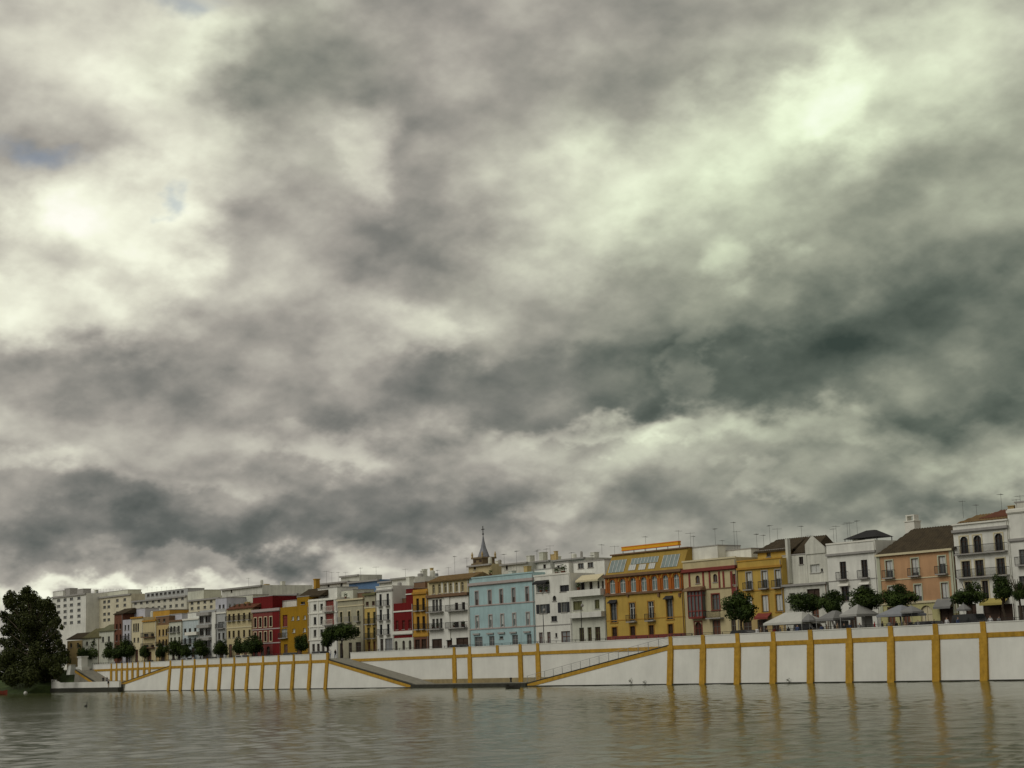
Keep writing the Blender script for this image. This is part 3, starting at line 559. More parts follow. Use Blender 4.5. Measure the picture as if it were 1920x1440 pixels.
H = House('mustard yellow house with small white windows and a tall chimney', 526, 579, 1170, [((552, 1137), MUSTARD, [R([549, 559, 571.5], 4.5, 1156, 1163, 549, pane=BLIND, frame=FRAMEW), R([551, 571], 5, 1179, 1186, 551, pane=BLIND, frame=FRAMEW), R([534.5], 9, 1153, 1175, frame=TRIMR, pane=TRIMR), R([533], 11, 1179, 1196, frame=BLIND, pane=BLINDG, bal=IRON), R([536, 560], 7, 1208, 1226, kind='door', pane=WOODB)])], off=-.06)
H.block(557, 579, 1119, MUSTARD, .3, [R([568], 8, 1128, 1133, frame=WOODD)], depth=7); H.pitched(555, 600, 1119, 1106, TILE, 3, xr=572, y=.6); H.block(526, 556, 1127, WHITE2, 4, depth=4)
z = H.lz(593, 1087, 4); x = H.lx(593, z, 4); MB().box(x-.4, x+.4, 3.6, 4.6, H.top, z).box(x-.5, x+.5, 3.5, 4.7, z+.002, z+.2).build('chimney', OCHRE, H.root)

H = House('faded red house with white-outlined arched windows and a red penthouse', 473.5, 526, 1180, [((492, 1145), PINKRED, [R([479, 488.5, 498, 508], 4.6, 1158, 1176, 488, arch=True, sur=TRIMC, frame=WOODD), R([479, 488.5, 498, 508], 4.6, 1185, 1203, 488, arch=True, sur=TRIMC, frame=WOODD), R([480, 492, 503], 6, 1213, 1228, kind='door', pane=WOODD, arch=True)])], off=.05)
H.strip(518.5, 14, 1146, 1232, RED, .05, name='red_side'); H.ledge(499, 1144, 5, TRIMP, proud=.3); H.ledge(499, 1179.5, 2, TRIMP, proud=.12, name='string_course'); H.ledge(499, 1206, 2, TRIMP, proud=.12, name='string_course'); H.block(474, 511, 1119, RED, 1.5, depth=6)  # flat strip of deeper red on the front, drawn for the right-hand side wall

H = House('cream house with two rows of dark windows and a planted brown roof edge', 425, 473.5, 1180, [((449, 1141), CREAM, [R([430, 438, 447.5, 457.5, 468], 4, 1150, 1163, 447, frame=WOODD, bal=IRON), R([430, 438, 447.5, 457.5, 468], 4, 1182, 1195, 447, frame=WOODD), R([432, 445, 460], 6, 1208, 1230, kind='door', pane=WOODB)])], off=-.05)
H.pitched(424, 475, 1141, 1133, TILER, 2.5, xr=449, y=-.3); H.ledge(449, 1176, 2, TRIMC, proud=.1, name='string_course')
H.block(425, 474, 1118, PALE, 7, depth=4)

H = House('grey-white house with a tall grey balcony panel', 405, 425, 1190, [((415, 1142), GREY, [R([415], 12, 1166, 1178, frame=TRIMG, pane=BLINDG, bal=IRON), R([411, 419], 4, 1187, 1199), R([415], 8, 1212, 1230, kind='door', pane=WOODD)])], off=.06)
H.block(404, 425, 1122, LILAC, 2.0, [R([412, 419], 4, 1134, 1141)], depth=5); H.ledge(415, 1149, 3, TRIMW, proud=.2)
H = House('grey house with deep shaded balconies and a white corner pier', 374, 405, 1190, [((388, 1144), GREY, [R([378, 390], [8, 10], 1156, 1168, frame=WOODD), R([378, 390], [8, 10], 1179, 1192, frame=WOODD), R([378, 390], [8, 10], 1202, 1212, frame=WOODD), R([385], 10, 1214, 1230, kind='door', pane=WOODD)])], off=-.05)
H.strip(402, 7, 1148, 1232, WHITE, .2, name='corner_pier')
for y in (1151, 1174, 1198): o = MB().box(0, H.lx(397, 5), -.8, -.01, H.lz(388, y+3), H.lz(388, y-3)).build('balcony', TRIMG, H.root)
H = House('pale blue-white house with white balcony fronts', 342, 374, 1195, [((358, 1160), stucco('ice_blue', (.43, .49, .50)), [R([347, 356, 366], 4.5, 1178, 1188, 356, frame=WOODD), R([347, 356, 366], 4, 1196, 1207, 356, bal=IRON), R([350, 362], 6, 1214, 1232, kind='door', pane=WOODD)])], off=.05)
o = MB().box(H.lx(352, 5), H.W, -.8, -.01, H.lz(362, 1191), H.lz(362, 1185)).build('balcony', TRIMW, H.root); H.block(352, 373, 1149, WHITE, 2, depth=5); H.ledge(358, 1161, 3, TRIMW, proud=.25)
H = House('pale house with tall slit windows and green balcony plants', 317, 342, 1195, [((330, 1163), PALE, [R([321, 327, 335], 3.6, 1174, 1185, 327, bal=IRON), R([321, 328, 336], 3.6, 1195, 1208, 327, frame=SHUTG), R([325, 336], 5, 1215, 1233, kind='door', pane=WOODD)])], off=-.05)
H.ledge(330, 1164, 3, TRIMB, proud=.3); H.block(318, 341, 1152, LILAC, 2, depth=4)
H = House('ochre and brown house with a heavy dark roof storey', 293, 317, 1200, [((305, 1172), TAN, [R([299, 306, 312], 3.4, 1180, 1192, 306, frame=WOODD), R([299, 306, 312], 3.4, 1199, 1211, 306, frame=WOODD, bal=IRON), R([305], 7, 1217, 1234, kind='door', pane=WOODD)])], off=.05)
H.block(292, 317, 1156, TRIMB, .4, [R([298, 308], 4, 1161, 1167)], depth=6); H.block(287, 318, 1145, OCHRE, 3, depth=5)
H = House('cream house with dark horizontal balconies on its front', 268, 293, 1195, [((280, 1163), CREAM, [R([274, 286], [8, 6], 1188, 1196, 280, frame=WOODD), R([274, 286], [8, 6], 1209, 1216, 280, frame=WOODB), R([280], 8, 1222, 1236, kind='door', pane=WOODB)])], off=-.05)
for y in (1194, 1214): zz = H.lz(280, y); H.balcony(.4, H.W-.4, zz, 0, IRON, dep=.8, slab=TRIMB)
H.ledge(280, 1164, 3, TRIMO, proud=.3)
H = House('cream corner house with a barred window group', 246, 268, 1195, [((257, 1158), TRIMC, [R([251, 255, 259], 3, 1169, 1184, 255, frame=IRON), R([252, 259], 3.4, 1196, 1204), R([256], 6, 1218, 1238, kind='door', pane=WOODB)])], off=.05)
H.ledge(257, 1158, 3, TRIMO, proud=.3); H.block(246, 272, 1142, LILAC, 3, depth=5)
H = House('lilac grey house with narrow windows beyond the cream corner house', 230, 246, 1200, [((238, 1162), LILAC, [R([235, 241], 3, 1172, 1182), R([235, 241], 3, 1188, 1200, bal=IRON), R([238], 5, 1215, 1238, kind='door', pane=WOODD)])], off=-.05)
H = House('brown gabled house with rust-coloured walls far down the street', 214, 230, 1200, [((222, 1150), TILER, [R([219, 226], 3, 1170, 1180, frame=WOODD), R([219, 226], 3, 1190, 1202, frame=WOODD)])], off=.05)
H.pitched(212, 232, 1151, 1143, TILE, 3, xr=222)
H = House('low white house with a pale sloping roof far down the street', 186, 214, 1200, [((200, 1184), PALE, [R([193, 204], 4, 1194, 1204)])])
H.pitched(184, 215, 1183, 1172, mat('moss_tiles', (.14, .14, .08), .9, .3, 1), 3, xr=200)
H = House('small olive-roofed house at the far end of the street', 155, 186, 1205, [((170, 1196), PALE, [R([163, 176], 4, 1203, 1210)])])
H.pitched(152, 188, 1196, 1180, mat('olive_tiles', (.12, .11, .05), .9, .3, 1), 4, xr=170)
H = House('low rust-red house half hidden behind the great tree', 126, 155, 1210, [((140, 1201), TAN, [R([133, 146], 4, 1206, 1214)])])
H.pitched(124, 157, 1198, 1188, TILE, 3, xr=140)

# ---- blocks standing behind the first row
def tower(label, x0, x1, yt, m, off, rows, depth=14, parts=(), name='apartment_block'):
    xm = (x0+x1)/2; T = House(label, x0, x1, (yt+1180)/2, [((xm, yt), m, rows)], off=off, depth=depth, cat='building', name=name); T.ledge(xm, yt+1, 3, TRIMG, proud=.5); return T
T = tower('white apartment block rising above the great tree', 98, 161, 1116, WHITE, 70, [R([110, 122, 134, 148], 6, y, y+5, 122, pane=GLASSG) for y in (1122, 1133, 1144, 1155, 1166)]); T.block(99, 118, 1109, WHITE, 2, depth=5); T.block(121, 131, 1104, TRIMG, 3, depth=3); T.block(145, 156, 1105, TRIMG, 3, depth=3)
T = tower('cream apartment block with rooftop railings and small windows', 162, 246, 1118, stucco('pale_cream', (.60, .56, .42)), 75, [R([170, 180, 196, 204, 220, 234], 5, y, y+5, 196, pane=GLASSG) for y in (1126, 1136, 1149, 1160)]); T.block(172, 240, 1110, PALE, 3, depth=5)
for px in range(176, 240, 6): T.antenna(px, 1104, 1112, 4)
T = tower('long beige apartment block with a glazed roof storey', 248, 350, 1122, stucco('warm_white', (.55, .53, .44)), 72, [R(list(range(254, 348, 11)), 5, y, y+5, 300, pane=GLASSG) for y in (1124, 1136)]); T.block(272, 352, 1108, GREY, 2, [R(list(range(278, 350, 8)), 5, 1110, 1115, 312)], depth=6)
for px in range(276, 350, 9): T.antenna(px, 1100, 1108, 4)
T = tower('pale yellow apartment block between the beige and white ones', 354, 412, 1123, stucco('pale_cream', (.60, .56, .42)), 60, [R(list(range(360, 415, 12)), 5, y, y+5, 384, pane=GLASSG) for y in (1126, 1136)]); T.block(352, 382, 1108, PALE, 3, depth=6)
T = tower('white flat-roofed block behind the cream house', 416, 492, 1101, WHITE2, 22, [R([434], 3, 1106, 1111, frame=WOODD)], name='rear_house'); T.antenna(466, 1083, 1101, 2)
T = tower('white block behind the red and mustard houses', 492, 560, 1116, WHITE2, 24, [R([505, 520, 540], 4, 1119, 1124)], name='rear_house'); T.antenna(536, 1096, 1110, 2)
T = tower('white rooftop storey with small dark fittings behind the gridded house', 600, 656, 1092, WHITE2, 14, [R([616, 640], 4, 1096, 1102)], depth=8, name='rear_house')
for px in (622, 634, 648): T.antenna(px, 1072, 1092, 2)
T = tower('bright blue rooftop storey above the beige house', 655, 712, 1089, SKYB, 12, [], depth=7, name='rear_house'); T.antenna(705, 1062, 1090, 2); T.antenna(676, 1064, 1090, 2)
T = tower('white block under an open roof pergola', 640, 674, 1079, WHITE2, 20, [], depth=6, name='rear_house')
T = tower('plain white gable block behind the red house', 736, 778, 1083, WHITE, 9, [], depth=10, name='rear_house')
T = tower('white rooftop storey beside the blue one', 712, 737, 1090, WHITE2, 11, [], depth=7, name='rear_house')
T = tower('white block with a dark roof railing behind the ochre house', 758, 802, 1082, WHITE, 16, [], depth=9, name='rear_house'); T.antenna(760, 1066, 1082, 3)
T = tower('cream rear house below the church spire', 880, 923, 1059, CREAM, 16, [R([890], 4, 1062, 1068, frame=WOODD)], depth=9, name='rear_house')
T = tower('white house with a rounded roof room behind the blue house', 942, 992, 1056, WHITE2, 15, [R([950], 4, 1060, 1068, frame=WOODD)], depth=9, name='rear_house'); T.antenna(945, 1038, 1058, 2)
T = tower('white rear house with two dark rooftop doors', 992, 1034, 1052, WHITE, 17, [R([1003, 1021], 5, 1060, 1070, frame=WOODD)], depth=9, name='rear_house'); T.antenna(1008, 1030, 1052, 2)
T = tower('broad white rear block behind the planted terrace', 1034, 1100, 1048, WHITE2, 18, [R([1085], 12, 1053, 1062, frame=WOODD)], depth=9, name='rear_house')
T = tower('white rear house beside the black canopy', 1540, 1566, 1018, WHITE2, 14, [R([1547], 5, 1024, 1032, frame=WOODD)], depth=8, name='rear_house')

# ---- church tower with tiled spire
s_, z_ = fac(907, 1045, 70); P = local_to_world(s_, 70, ST); ch = empty('church_tower', 'slender grey church spire on a brick belfry behind the roofs', 'church', P, FA)
zz = z_-ST; k = (fac(919, 1050, 70)[0]-fac(898, 1050, 70)[0])/2; zt = fac(907, 1003, 70)[1]-ST; zl = fac(907, 1060, 70)[1]-ST
MB().box(-k*.8, k*.8, -k*.8, k*.8, 0, zl).build('tower_shaft', TAN, ch)
g = MB().box(-k, k, -k, k, zl+.002, zl+.5); g.box(-k*.85, k*.85, -k*.85, k*.85, zl+.5, zz-.4); g.box(-k, k, -k, k, zz-.4, zz); g.build('belfry', mat('belfry_brick', (.20, .15, .085), .9, .3, 1), ch)
for x in (-.5, .5): MB().box(x*k-.45, x*k+.45, -k*.85-.04, -k*.85-.002, zl+.7, zz-.7).build('belfry_opening', WOODD, ch)
for x in (-k*.9, k*.9):
    for y in (-k*.9, k*.9): MB().lathe((x, y, zz), [(.22, 0), (.22, .5), (.28, .6), (.04, 1.4)], 8).build('pinnacle', TAN, ch)
sp = MB().lathe((0, 0, zz), [(k*.68, .002), (k*.52, (zt-zz)*.18), (k*.28, (zt-zz)*.45), (k*.13, (zt-zz)*.75), (.08, zt-zz)], 8).build('spire', mat('spire_tiles', (.19, .20, .22), .6, .3, 1), ch)
MB().tube((0, 0, zt-.3), (0, 0, zt+2.2), .1).box(-.55, .55, -.06, .06, zt+1.3, zt+1.5).lathe((0, 0, zt), [(.05, .0), (.3, .25), (.05, .5)], 8).build('cross', IRON, sp)

# ------------------------------------------------------------------ river wall
def wy(z): return D+BAT*min(max(z, -3), BANDZ)/BANDZ
def profile_prism(mb, x0, x1, prof):
    return mb.prism([(x0, y, z) for y, z in prof], [(x1, y, z) for y, z in prof])
def solid_stretch(label, xa, xb, pix, xend=None):
    root = empty('embankment_wall', label, 'wall', (0, 0, 0))
    xs = [wall_xz(p, 3.0, wy(3.0)) for p in pix]
    edges = [xa]+xs+[xb]
    edges = sorted(set(round(e, 3) for e in edges))
    for a, b in zip(edges, edges[1:]):
        if b-a < .05: continue
        profile_prism(MB(), a, b, [(wy(0)-.15, -2), (wy(BANDZ), BANDZ), (D+5.2, BANDZ), (D+5.2, -2)]).build('panel', WALLW, root)
        profile_prism(MB(), a, b, [(D+BAT, BANDZ+.002), (D+BAT, TOPZ-.1), (D+BAT+.45, TOPZ-.1), (D+BAT+.45, BANDZ+.002)]).build('parapet_panel', WALLW, root)
        profile_prism(MB(), a, b, [(D+BAT-.08, BANDZ-.28), (D+BAT-.10, BANDZ+.28), (D+BAT+.05, BANDZ+.28), (D+BAT+.05, BANDZ-.28)]).build('band', PIL, root)
        profile_prism(MB(), a, b, [(D+BAT-.06, TOPZ-.098), (D+BAT-.06, TOPZ), (D+BAT+.5, TOPZ), (D+BAT+.5, TOPZ-.098)]).build('coping', WALLW, root)
        profile_prism(MB(), a, b, [(D-.22, -2), (D-.22, .16), (D+.3, .16), (D+.3, -2)]).build('footing', DARKST, root)
    for x in xs: pilaster(root, x)
    MB().box(edges[0], edges[-1], D+BAT+.46, D+5.15, BANDZ+.004, ST-.01).build('promenade', STONE, root)
    g = MB(); g.box(edges[0], edges[-1], D+BAT+.2, D+BAT+.24, TOPZ+.30, TOPZ+.35); g.box(edges[0], edges[-1], D+BAT+.2, D+BAT+.24, TOPZ+.10, TOPZ+.14)
    n = int((edges[-1]-edges[0])/2)
    for i in range(n+1): x = edges[0]+(edges[-1]-edges[0])*i/n; g.box(x-.025, x+.025, D+BAT+.19, D+BAT+.25, TOPZ-.002, TOPZ+.30)
    g.build('railing', IRON, root)
    return root
def pilaster(root, x, low=True, base=-2.0, y=0.0, w=.52, wu=.36):
    g = MB()
    if low:
        A = lambda z: (wy(z) if y == 0 else y)-.2
        g.prism([(x-w, A(base)-(.12 if y == 0 else 0), base), (x+w, A(base)-(.12 if y == 0 else 0), base), (x+w, A(BANDZ), BANDZ+.28), (x-w, A(BANDZ), BANDZ+.28)], [(x-w, A(BANDZ)+.5, base), (x+w, A(BANDZ)+.5, base), (x+w, A(BANDZ)+.5, BANDZ+.28), (x-w, A(BANDZ)+.5, BANDZ+.28)])
    yy = (D+BAT if y == 0 else y)
    g.box(x-wu, x+wu, yy-.12, yy+.2, BANDZ+.281, TOPZ+.04)
    if low and y == 0:
        for k in range(9):                   # brick courses standing a little proud
            z = .5+k*.5; g.box(x-w-.02, x+w+.02, wy(z)-.225, wy(z)-.15, z, z+.3)
    return g.build('pilaster', PIL, root)
PR = [1846, 1756.5, 1672, 1594, 1521, 1451, 1384, 1319, 1258]
X0 = wall_xz(1258, 3, wy(3)); XR = wall_xz(1846, 3, wy(3)); sp_ = (XR-X0)/8
solid_stretch('long white river wall with broad ochre pilasters below the cafe terraces', X0, XR+4*sp_, PR)
XP = [XR+sp_*k for k in (1, 2, 3)]
rt = [o for o in COL.objects if o.name.startswith('embankment_wall')][-1]
for x in XP: pilaster(rt, x)

def recess(label, xl, xr, rampL, rampR, z_land, backp, mids, depth, ramp_rail=True, back_end=None, back_start=None, left_wall=None):
    """wall set back behind two ramps: rampL/rampR = x where each ramp meets the landing"""
    root = empty('embankment_wall', label, 'wall', (0, 0, 0)); YB = D+depth
    bs = xl if back_start is None else back_start
    xs = sorted([wall_xz(p, 3, YB) for p in backp]); ed = [bs]+xs+[xr]
    ed = sorted(set(round(e, 3) for e in ed))
    for a, b in zip(ed, ed[1:]):
        profile_prism(MB(), a, b, [(YB, -1), (YB, BANDZ), (YB+1.5, BANDZ), (YB+1.5, -1)]).build('panel', WALLW, root)
        profile_prism(MB(), a, b, [(YB, BANDZ+.002), (YB, TOPZ-.1), (YB+.45, TOPZ-.1), (YB+.45, BANDZ+.002)]).build('parapet_panel', WALLW, root)
        profile_prism(MB(), a, b, [(YB-.1, BANDZ-.25), (YB-.1, BANDZ+.25), (YB+.05, BANDZ+.25), (YB+.05, BANDZ-.25)]).build('band', PIL, root)
        profile_prism(MB(), a, b, [(YB-.06, TOPZ-.098), (YB-.06, TOPZ), (YB+.5, TOPZ), (YB+.5, TOPZ-.098)]).build('coping', WALLW, root)
        profile_prism(MB(), a, b, [(YB-.12, -1), (YB-.12, z_land+.75), (YB+.05, z_land+.75), (YB+.05, -1)]).build('plinth', BROWNST, root)
    for x in xs: pilaster(root, x, True, z_land, YB, .55, .36)
    for p in mids: pilaster(root, wall_xz(p, 6, YB), False, 0, YB)
    zt = BANDZ+.1
    def floor_z(x):
        if x < rampL: return ST+(z_land-ST)*min(1, max(0, (x-xl)/(rampL-xl)))
        if x > rampR: return z_land+(ST-z_land)*min(1, max(0, (x-rampR)/(xr-rampR)))
        return z_land
    # floors
    for name, a, b in (('ramp', xl, rampL), ('landing', rampL, rampR), ('ramp', rampR, xr)):
        za, zb = floor_z(a), floor_z(b)
        MB().prism([(a, D+.6, za), (b, D+.6, zb), (b, YB+.02, zb), (a, YB+.02, za)], [(a, D+.6, -1), (b, D+.6, -1), (b, YB+.02, -1), (a, YB+.02, -1)]).build(name, STONE, root)
    for a, b in ((xl, rampL), (rampR, xr)):
        za, zb = floor_z(a)-.25, floor_z(b)-.25
        q = [(a, za), (b, zb), (b, -2), (a, -2)]
        MB().prism([(x, wy(z)-(.1 if z < 0 else 0), z) for x, z in q], [(x, D+.9, z) for x, z in q]).build('ramp_wall', left_wall if (left_wall and a == xl) else WALLW, root)
        t = .52; q = [(a, za-t), (b, zb-t), (b, zb), (a, za)]
        MB().prism([(x, wy(z)-.1, z) for x, z in q], [(x, D+.9, z+.002) for x, z in q]).build('ramp_edge', PIL, root)
        q = [(a, za+.002), (b, zb+.002), (b, zb+.2), (a, za+.2)]
        MB().prism([(x, wy(z)-.05, z) for x, z in q], [(x, D+.62, z) for x, z in q]).build('kerb', DARKST, root)
        MB().box(a, b, D-.22, D+.3, -2, .16).build('footing', DARKST, root)
    MB().box(rampL-.6, rampR+.6, D-.35, D+.35, -2, z_land-.02).build('quay_edge', DARKST, root)
    MB().box(rampL+.1, rampR-.1, D+.36, D+.7, z_land+.001, z_land+.12).build('quay_kerb', STONE, root)
    if ramp_rail:
        g = MB(); n = 15
        for i in range(n+1):
            x = rampR+(xr-rampR)*i/n; z = floor_z(x); g.box(x-.03, x+.03, D+.42, D+.48, z-.2, z+1.05)
        for h in (.15, .35, .55, .75, 1.05):
            r = .012 if h < 1 else .03
            g.tube((rampR, D+.45, floor_z(rampR)+h), (xr, D+.45, floor_z(xr)+h), r, r, 5)
        g.build('railing', STEEL, root)
    g = MB(); g.box(bs, xr, YB+.2, YB+.24, TOPZ+.30, TOPZ+.35); g.box(bs, xr, YB+.2, YB+.24, TOPZ+.10, TOPZ+.14)
    for i in range(40): x = bs+(xr-bs)*i/39; g.box(x-.025, x+.025, YB+.19, YB+.25, TOPZ-.002, TOPZ+.30)
    g.build('railing', IRON, root)
    return root
XC = wall_xz(613, 3, wy(3)); RL = wall_xz(777, .6, wy(.6)); RR = wall_xz(985, .6, wy(.6)); DEP = 4.6
recess('white river wall set back behind two ramps that meet at a low quay', XC, X0-.4, RL, RR, .55, [853, 882, 977, 1010], [933], DEP, back_start=wall_xz(657, 6, D+DEP))
PL = [613, 581.7, 550, 521.7, 492.5, 464.5, 438.5, 413, 388, 364, 341, 318.5]
XD = wall_xz(318.5, 3, wy(3))
solid_stretch('white river wall with slender ochre pilasters below the red and cream houses', XD, XC, PL)
XE = wall_xz(141, 5, wy(5)); RL2 = wall_xz(187, .9, D+.4); RR2 = wall_xz(219, .8, D+.2)
recess('far white river wall with closely set pilasters above a small landing', XE, XD-.4, RL2, RR2, 1.7, [209, 219, 229, 239, 249, 259, 271, 281], [], DEP, False, left_wall=STONE)

# ------------------------------------------------------------------ ground, street, river
def sheet(name, pts, z, m): return structure(MB().poly([(x, y, z) for x, y in pts]).build(name, m))
sheet('ground', [(-3000, D+13), (1500, D+13), (1500, 4000), (-3000, 4000)], ST-.004, EARTH)
sheet('street', [(XE-60, D+5.1), (60, D+5.1), (60, D+34), (XE-60, D+34)], ST, ASPH)
wm = bpy.data.materials.new('river_water'); wm.use_nodes = True; t = wm.node_tree; p = t.nodes['Principled BSDF']
p.inputs['Base Color'].default_value = (.062, .072, .026, 1); p.inputs['Roughness'].default_value = .12; p.inputs['IOR'].default_value = 1.33; p.inputs['Specular IOR Level'].default_value = .32
co = t.nodes.new('ShaderNodeTexCoord')
def wn(scale, rot, sx, sy, detail):
    mp = t.nodes.new('ShaderNodeMapping'); mp.inputs['Rotation'].default_value = (0, 0, rot); mp.inputs['Scale'].default_value = (sx, sy, 1); t.links.new(co.outputs['Object'], mp.inputs[0])
    n = t.nodes.new('ShaderNodeTexNoise'); n.inputs['Scale'].default_value = scale; n.inputs['Detail'].default_value = detail; n.inputs['Roughness'].default_value = .6; t.links.new(mp.outputs[0], n.inputs['Vector']); return n.outputs['Fac']
a = wn(1.1, .64, .6, 1, 5); b = wn(.16, .5, .5, 1, 3); c = wn(.035, .65, 1, .22, 3)
def wmath(op, x, y):
    n = t.nodes.new('ShaderNodeMath'); n.operation = op
    for i, v in enumerate((x, y)):
        if isinstance(v, float): n.inputs[i].default_value = v
        else: t.links.new(v, n.inputs[i])
    return n.outputs[0]
amp = t.nodes.new('ShaderNodeMapRange'); amp.inputs['From Min'].default_value = .35; amp.inputs['From Max'].default_value = .65; amp.inputs['To Min'].default_value = .35; amp.inputs['To Max'].default_value = 1.2; t.links.new(c, amp.inputs['Value'])
h = wmath('ADD', wmath('MULTIPLY', wmath('MULTIPLY', a, amp.outputs[0]), .05), wmath('MULTIPLY', b, .02))
bp = t.nodes.new('ShaderNodeBump'); bp.inputs['Strength'].default_value = 1; bp.inputs['Distance'].default_value = 1.0; t.links.new(h, bp.inputs['Height']); t.links.new(bp.outputs[0], p.inputs['Normal'])
sheet('river', [(-3000, -60), (1500, -60), (1500, D+3), (-3000, D+3)], -.3, wm)
import numpy as np
rr = np.exp(np.arange(math.log(28), math.log(460), .0062)); ta = np.radians(np.arange(-36, 36, .125)); A0 = math.atan2(_F.y, _F.x)
RG, TG = np.meshgrid(rr, ta, indexing='ij'); gx = RG*np.cos(A0+TG); gy = np.minimum(RG*np.sin(A0+TG), D+2.5)
rg = np.random.RandomState(5); hz = np.zeros_like(gx); wind = math.radians(215)
gust = .62+.38*np.sin(gx*.034+gy*.061+1.3*np.sin(gx*.011-gy*.023))*np.sin(gy*.05-gx*.02+.6)
for lam, sl_ in [(11, .016), (8.3, .018), (6.1, .022), (4.7, .026), (3.7, .032), (3.1, .036), (2.5, .040), (2.1, .042), (1.75, .044), (1.45, .046), (1.2, .046), (1.0, .044), (.85, .04)]:
    for _ in range(2):
        th = wind+rg.normal(0, .75); k_ = 2*PI/(lam*rg.uniform(.88, 1.12)); kx, ky = k_*math.cos(th), k_*math.sin(th)
        ph = kx*gx+ky*gy+rg.uniform(0, 6.28)+.9*np.sin(gx*rg.uniform(.03, .09)+gy*rg.uniform(.03, .09)+rg.uniform(0, 6))
        hz += (.36 if lam > 4 else .52 if lam > 2 else .66)*sl_/k_*np.sin(ph)*(gust if lam < 4 else .8)
nr, nc = gx.shape; co3 = np.stack([gx, gy, hz], -1).reshape(-1, 3); idx = np.arange(nr*nc).reshape(nr, nc)
fq = np.stack([idx[:-1, :-1], idx[1:, :-1], idx[1:, 1:], idx[:-1, 1:]], -1).reshape(-1, 4)
me = bpy.data.meshes.new('river'); me.vertices.add(nr*nc); me.vertices.foreach_set('co', co3.astype(np.float32).ravel()); me.loops.add(fq.size); me.loops.foreach_set('vertex_index', fq.astype(np.int32).ravel())
me.polygons.add(len(fq)); me.polygons.foreach_set('loop_start', np.arange(0, fq.size, 4, dtype=np.int32)); me.polygons.foreach_set('use_smooth', np.ones(len(fq), dtype=bool)); me.update(calc_edges=True); me.validate(); me.materials.append(wm); structure(new('river', me))


# ------------------------------------------------------------------ low quay and grassy bank at the far end
qa, qb = wall_xz(97, 2, D-1.2), wall_xz(224, 1.4, D-1.2)
qw = empty('quay_wall', 'low white quay wall at the water below the far landing', 'wall', (0, 0, 0))
MB().box(qa, qb, D-1.3, D-.8, 1.0, 2.35).build('wall_face', WALLW, qw); MB().box(qa-.1, qb, D-1.6, D-.3, -1.5, .998).build('footing', DARKST, qw)
MB().prism([(qa, D-1.3, 2.352), (qa+5, D-1.3, 2.352), (qa+2.5, D-1.3, 3.0), (qa, D-1.3, 3.2)], [(qa, D-.8, 2.352), (qa+5, D-.8, 2.352), (qa+2.5, D-.8, 3.0), (qa, D-.8, 3.2)]).build('raised_end', WALLW, qw)
MB().box(qa, qb, D-.3, D+.4, -1, 1.68).build('quay_floor', STONE, qw)
we = [(qb-2, D-1), (qa-.5, D-1.5), (-404, 141), (-412, 134), (-428, 122), (-470, 98), (-620, 40), (-2600, -50)]
mi = [(XE+3, D+.5), (qa+1, D+.6), (-408, 146), (-418, 140), (-434, 128), (-476, 105), (-626, 48), (-2600, -40)]
tp = [(XE+2, D+5), (qa-2, D+5), (-416, 152), (-428, 147), (-444, 136), (-486, 114), (-636, 60), (-2600, -20)]
bk = [(XE+2, D+14), (qa-2, D+14), (-416, D+14), (-428, D+14), (-444, D+14), (-486, D+14), (-636, D+14), (-2600, D+14)]
vs = [(x, y, -.6) for x, y in we]+[(x, y, 1.6) for x, y in mi]+[(x, y, 5.2) for x, y in tp]+[(x, y, 5.3) for x, y in bk]; n = len(we)
structure(MB().add(vs, [(k*n+i, k*n+i+1, (k+1)*n+i+1, (k+1)*n+i) for k in range(3) for i in range(n-1)]).build('riverbank', BANKG))
P = plane_y(155, 1243, D+2.5); pd = empty('stone_pedestal', 'white stone pedestal on the end of the far river wall', 'pedestal', (P.x, D+2.5, 5.3))
k = .13; MB().box(-2.0, 2.0, -1.0, 1.0, -.6, .75).build('base', WALLW, pd); MB().box(-1.2, 1.2, -.8, .8, .752, 3.0).build('shaft', WALLW, pd); MB().box(-1.4, 1.4, -.95, .95, 3.002, 3.3).build('cap', WALLW, pd)
P = plane_y(134, 1244, D+1.5); bb = empty('gate_block', 'squat white masonry block beside the pedestal and the great tree', 'masonry block', (P.x, D+1.5, 4.4))
MB().prism([(-1.3, -.8, -.2), (1.2, -.8, -.2), (1.2, .8, -.2), (-1.3, .8, -.2)], [(-.9, -.6, 1.9), (1.2, -.6, 2.1), (1.2, .6, 2.1), (-.9, .6, 1.9)]).build('block', WALLW, bb); MB().box(-1.0, 1.3, -.7, .7, 2.102, 2.25).build('cap', TRIMW, bb)

# ------------------------------------------------------------------ foliage
def leafmat(name, c1, c2):
    m = bpy.data.materials.new(name); m.use_nodes = True; t = m.node_tree; p = t.nodes['Principled BSDF']; p.inputs['Roughness'].default_value = .65; p.inputs['Specular IOR Level'].default_value = .12
    co = t.nodes.new('ShaderNodeTexCoord'); nz = t.nodes.new('ShaderNodeTexNoise'); nz.inputs['Scale'].default_value = 1.3; nz.inputs['Detail'].default_value = 4; t.links.new(co.outputs['Object'], nz.inputs[0])
    r = t.nodes.new('ShaderNodeValToRGB'); r.color_ramp.elements[0].position = .35; r.color_ramp.elements[1].position = .68; r.color_ramp.elements[0].color = (*c1, 1); r.color_ramp.elements[1].color = (*c2, 1)
    t.links.new(nz.outputs['Fac'], r.inputs[0]); t.links.new(r.outputs[0], p.inputs['Base Color']); return m
LEAF = leafmat('orange_tree_leaf', (.014, .026, .006), (.055, .085, .016)); LEAFD = leafmat('dark_tree_leaf', (.018, .025, .006), (.060, .070, .018)); LEAFB = leafmat('shrub_leaf', (.03, .05, .012), (.07, .10, .03))
BARK = mat('bark', (.06, .045, .03), .95, .3, 3)
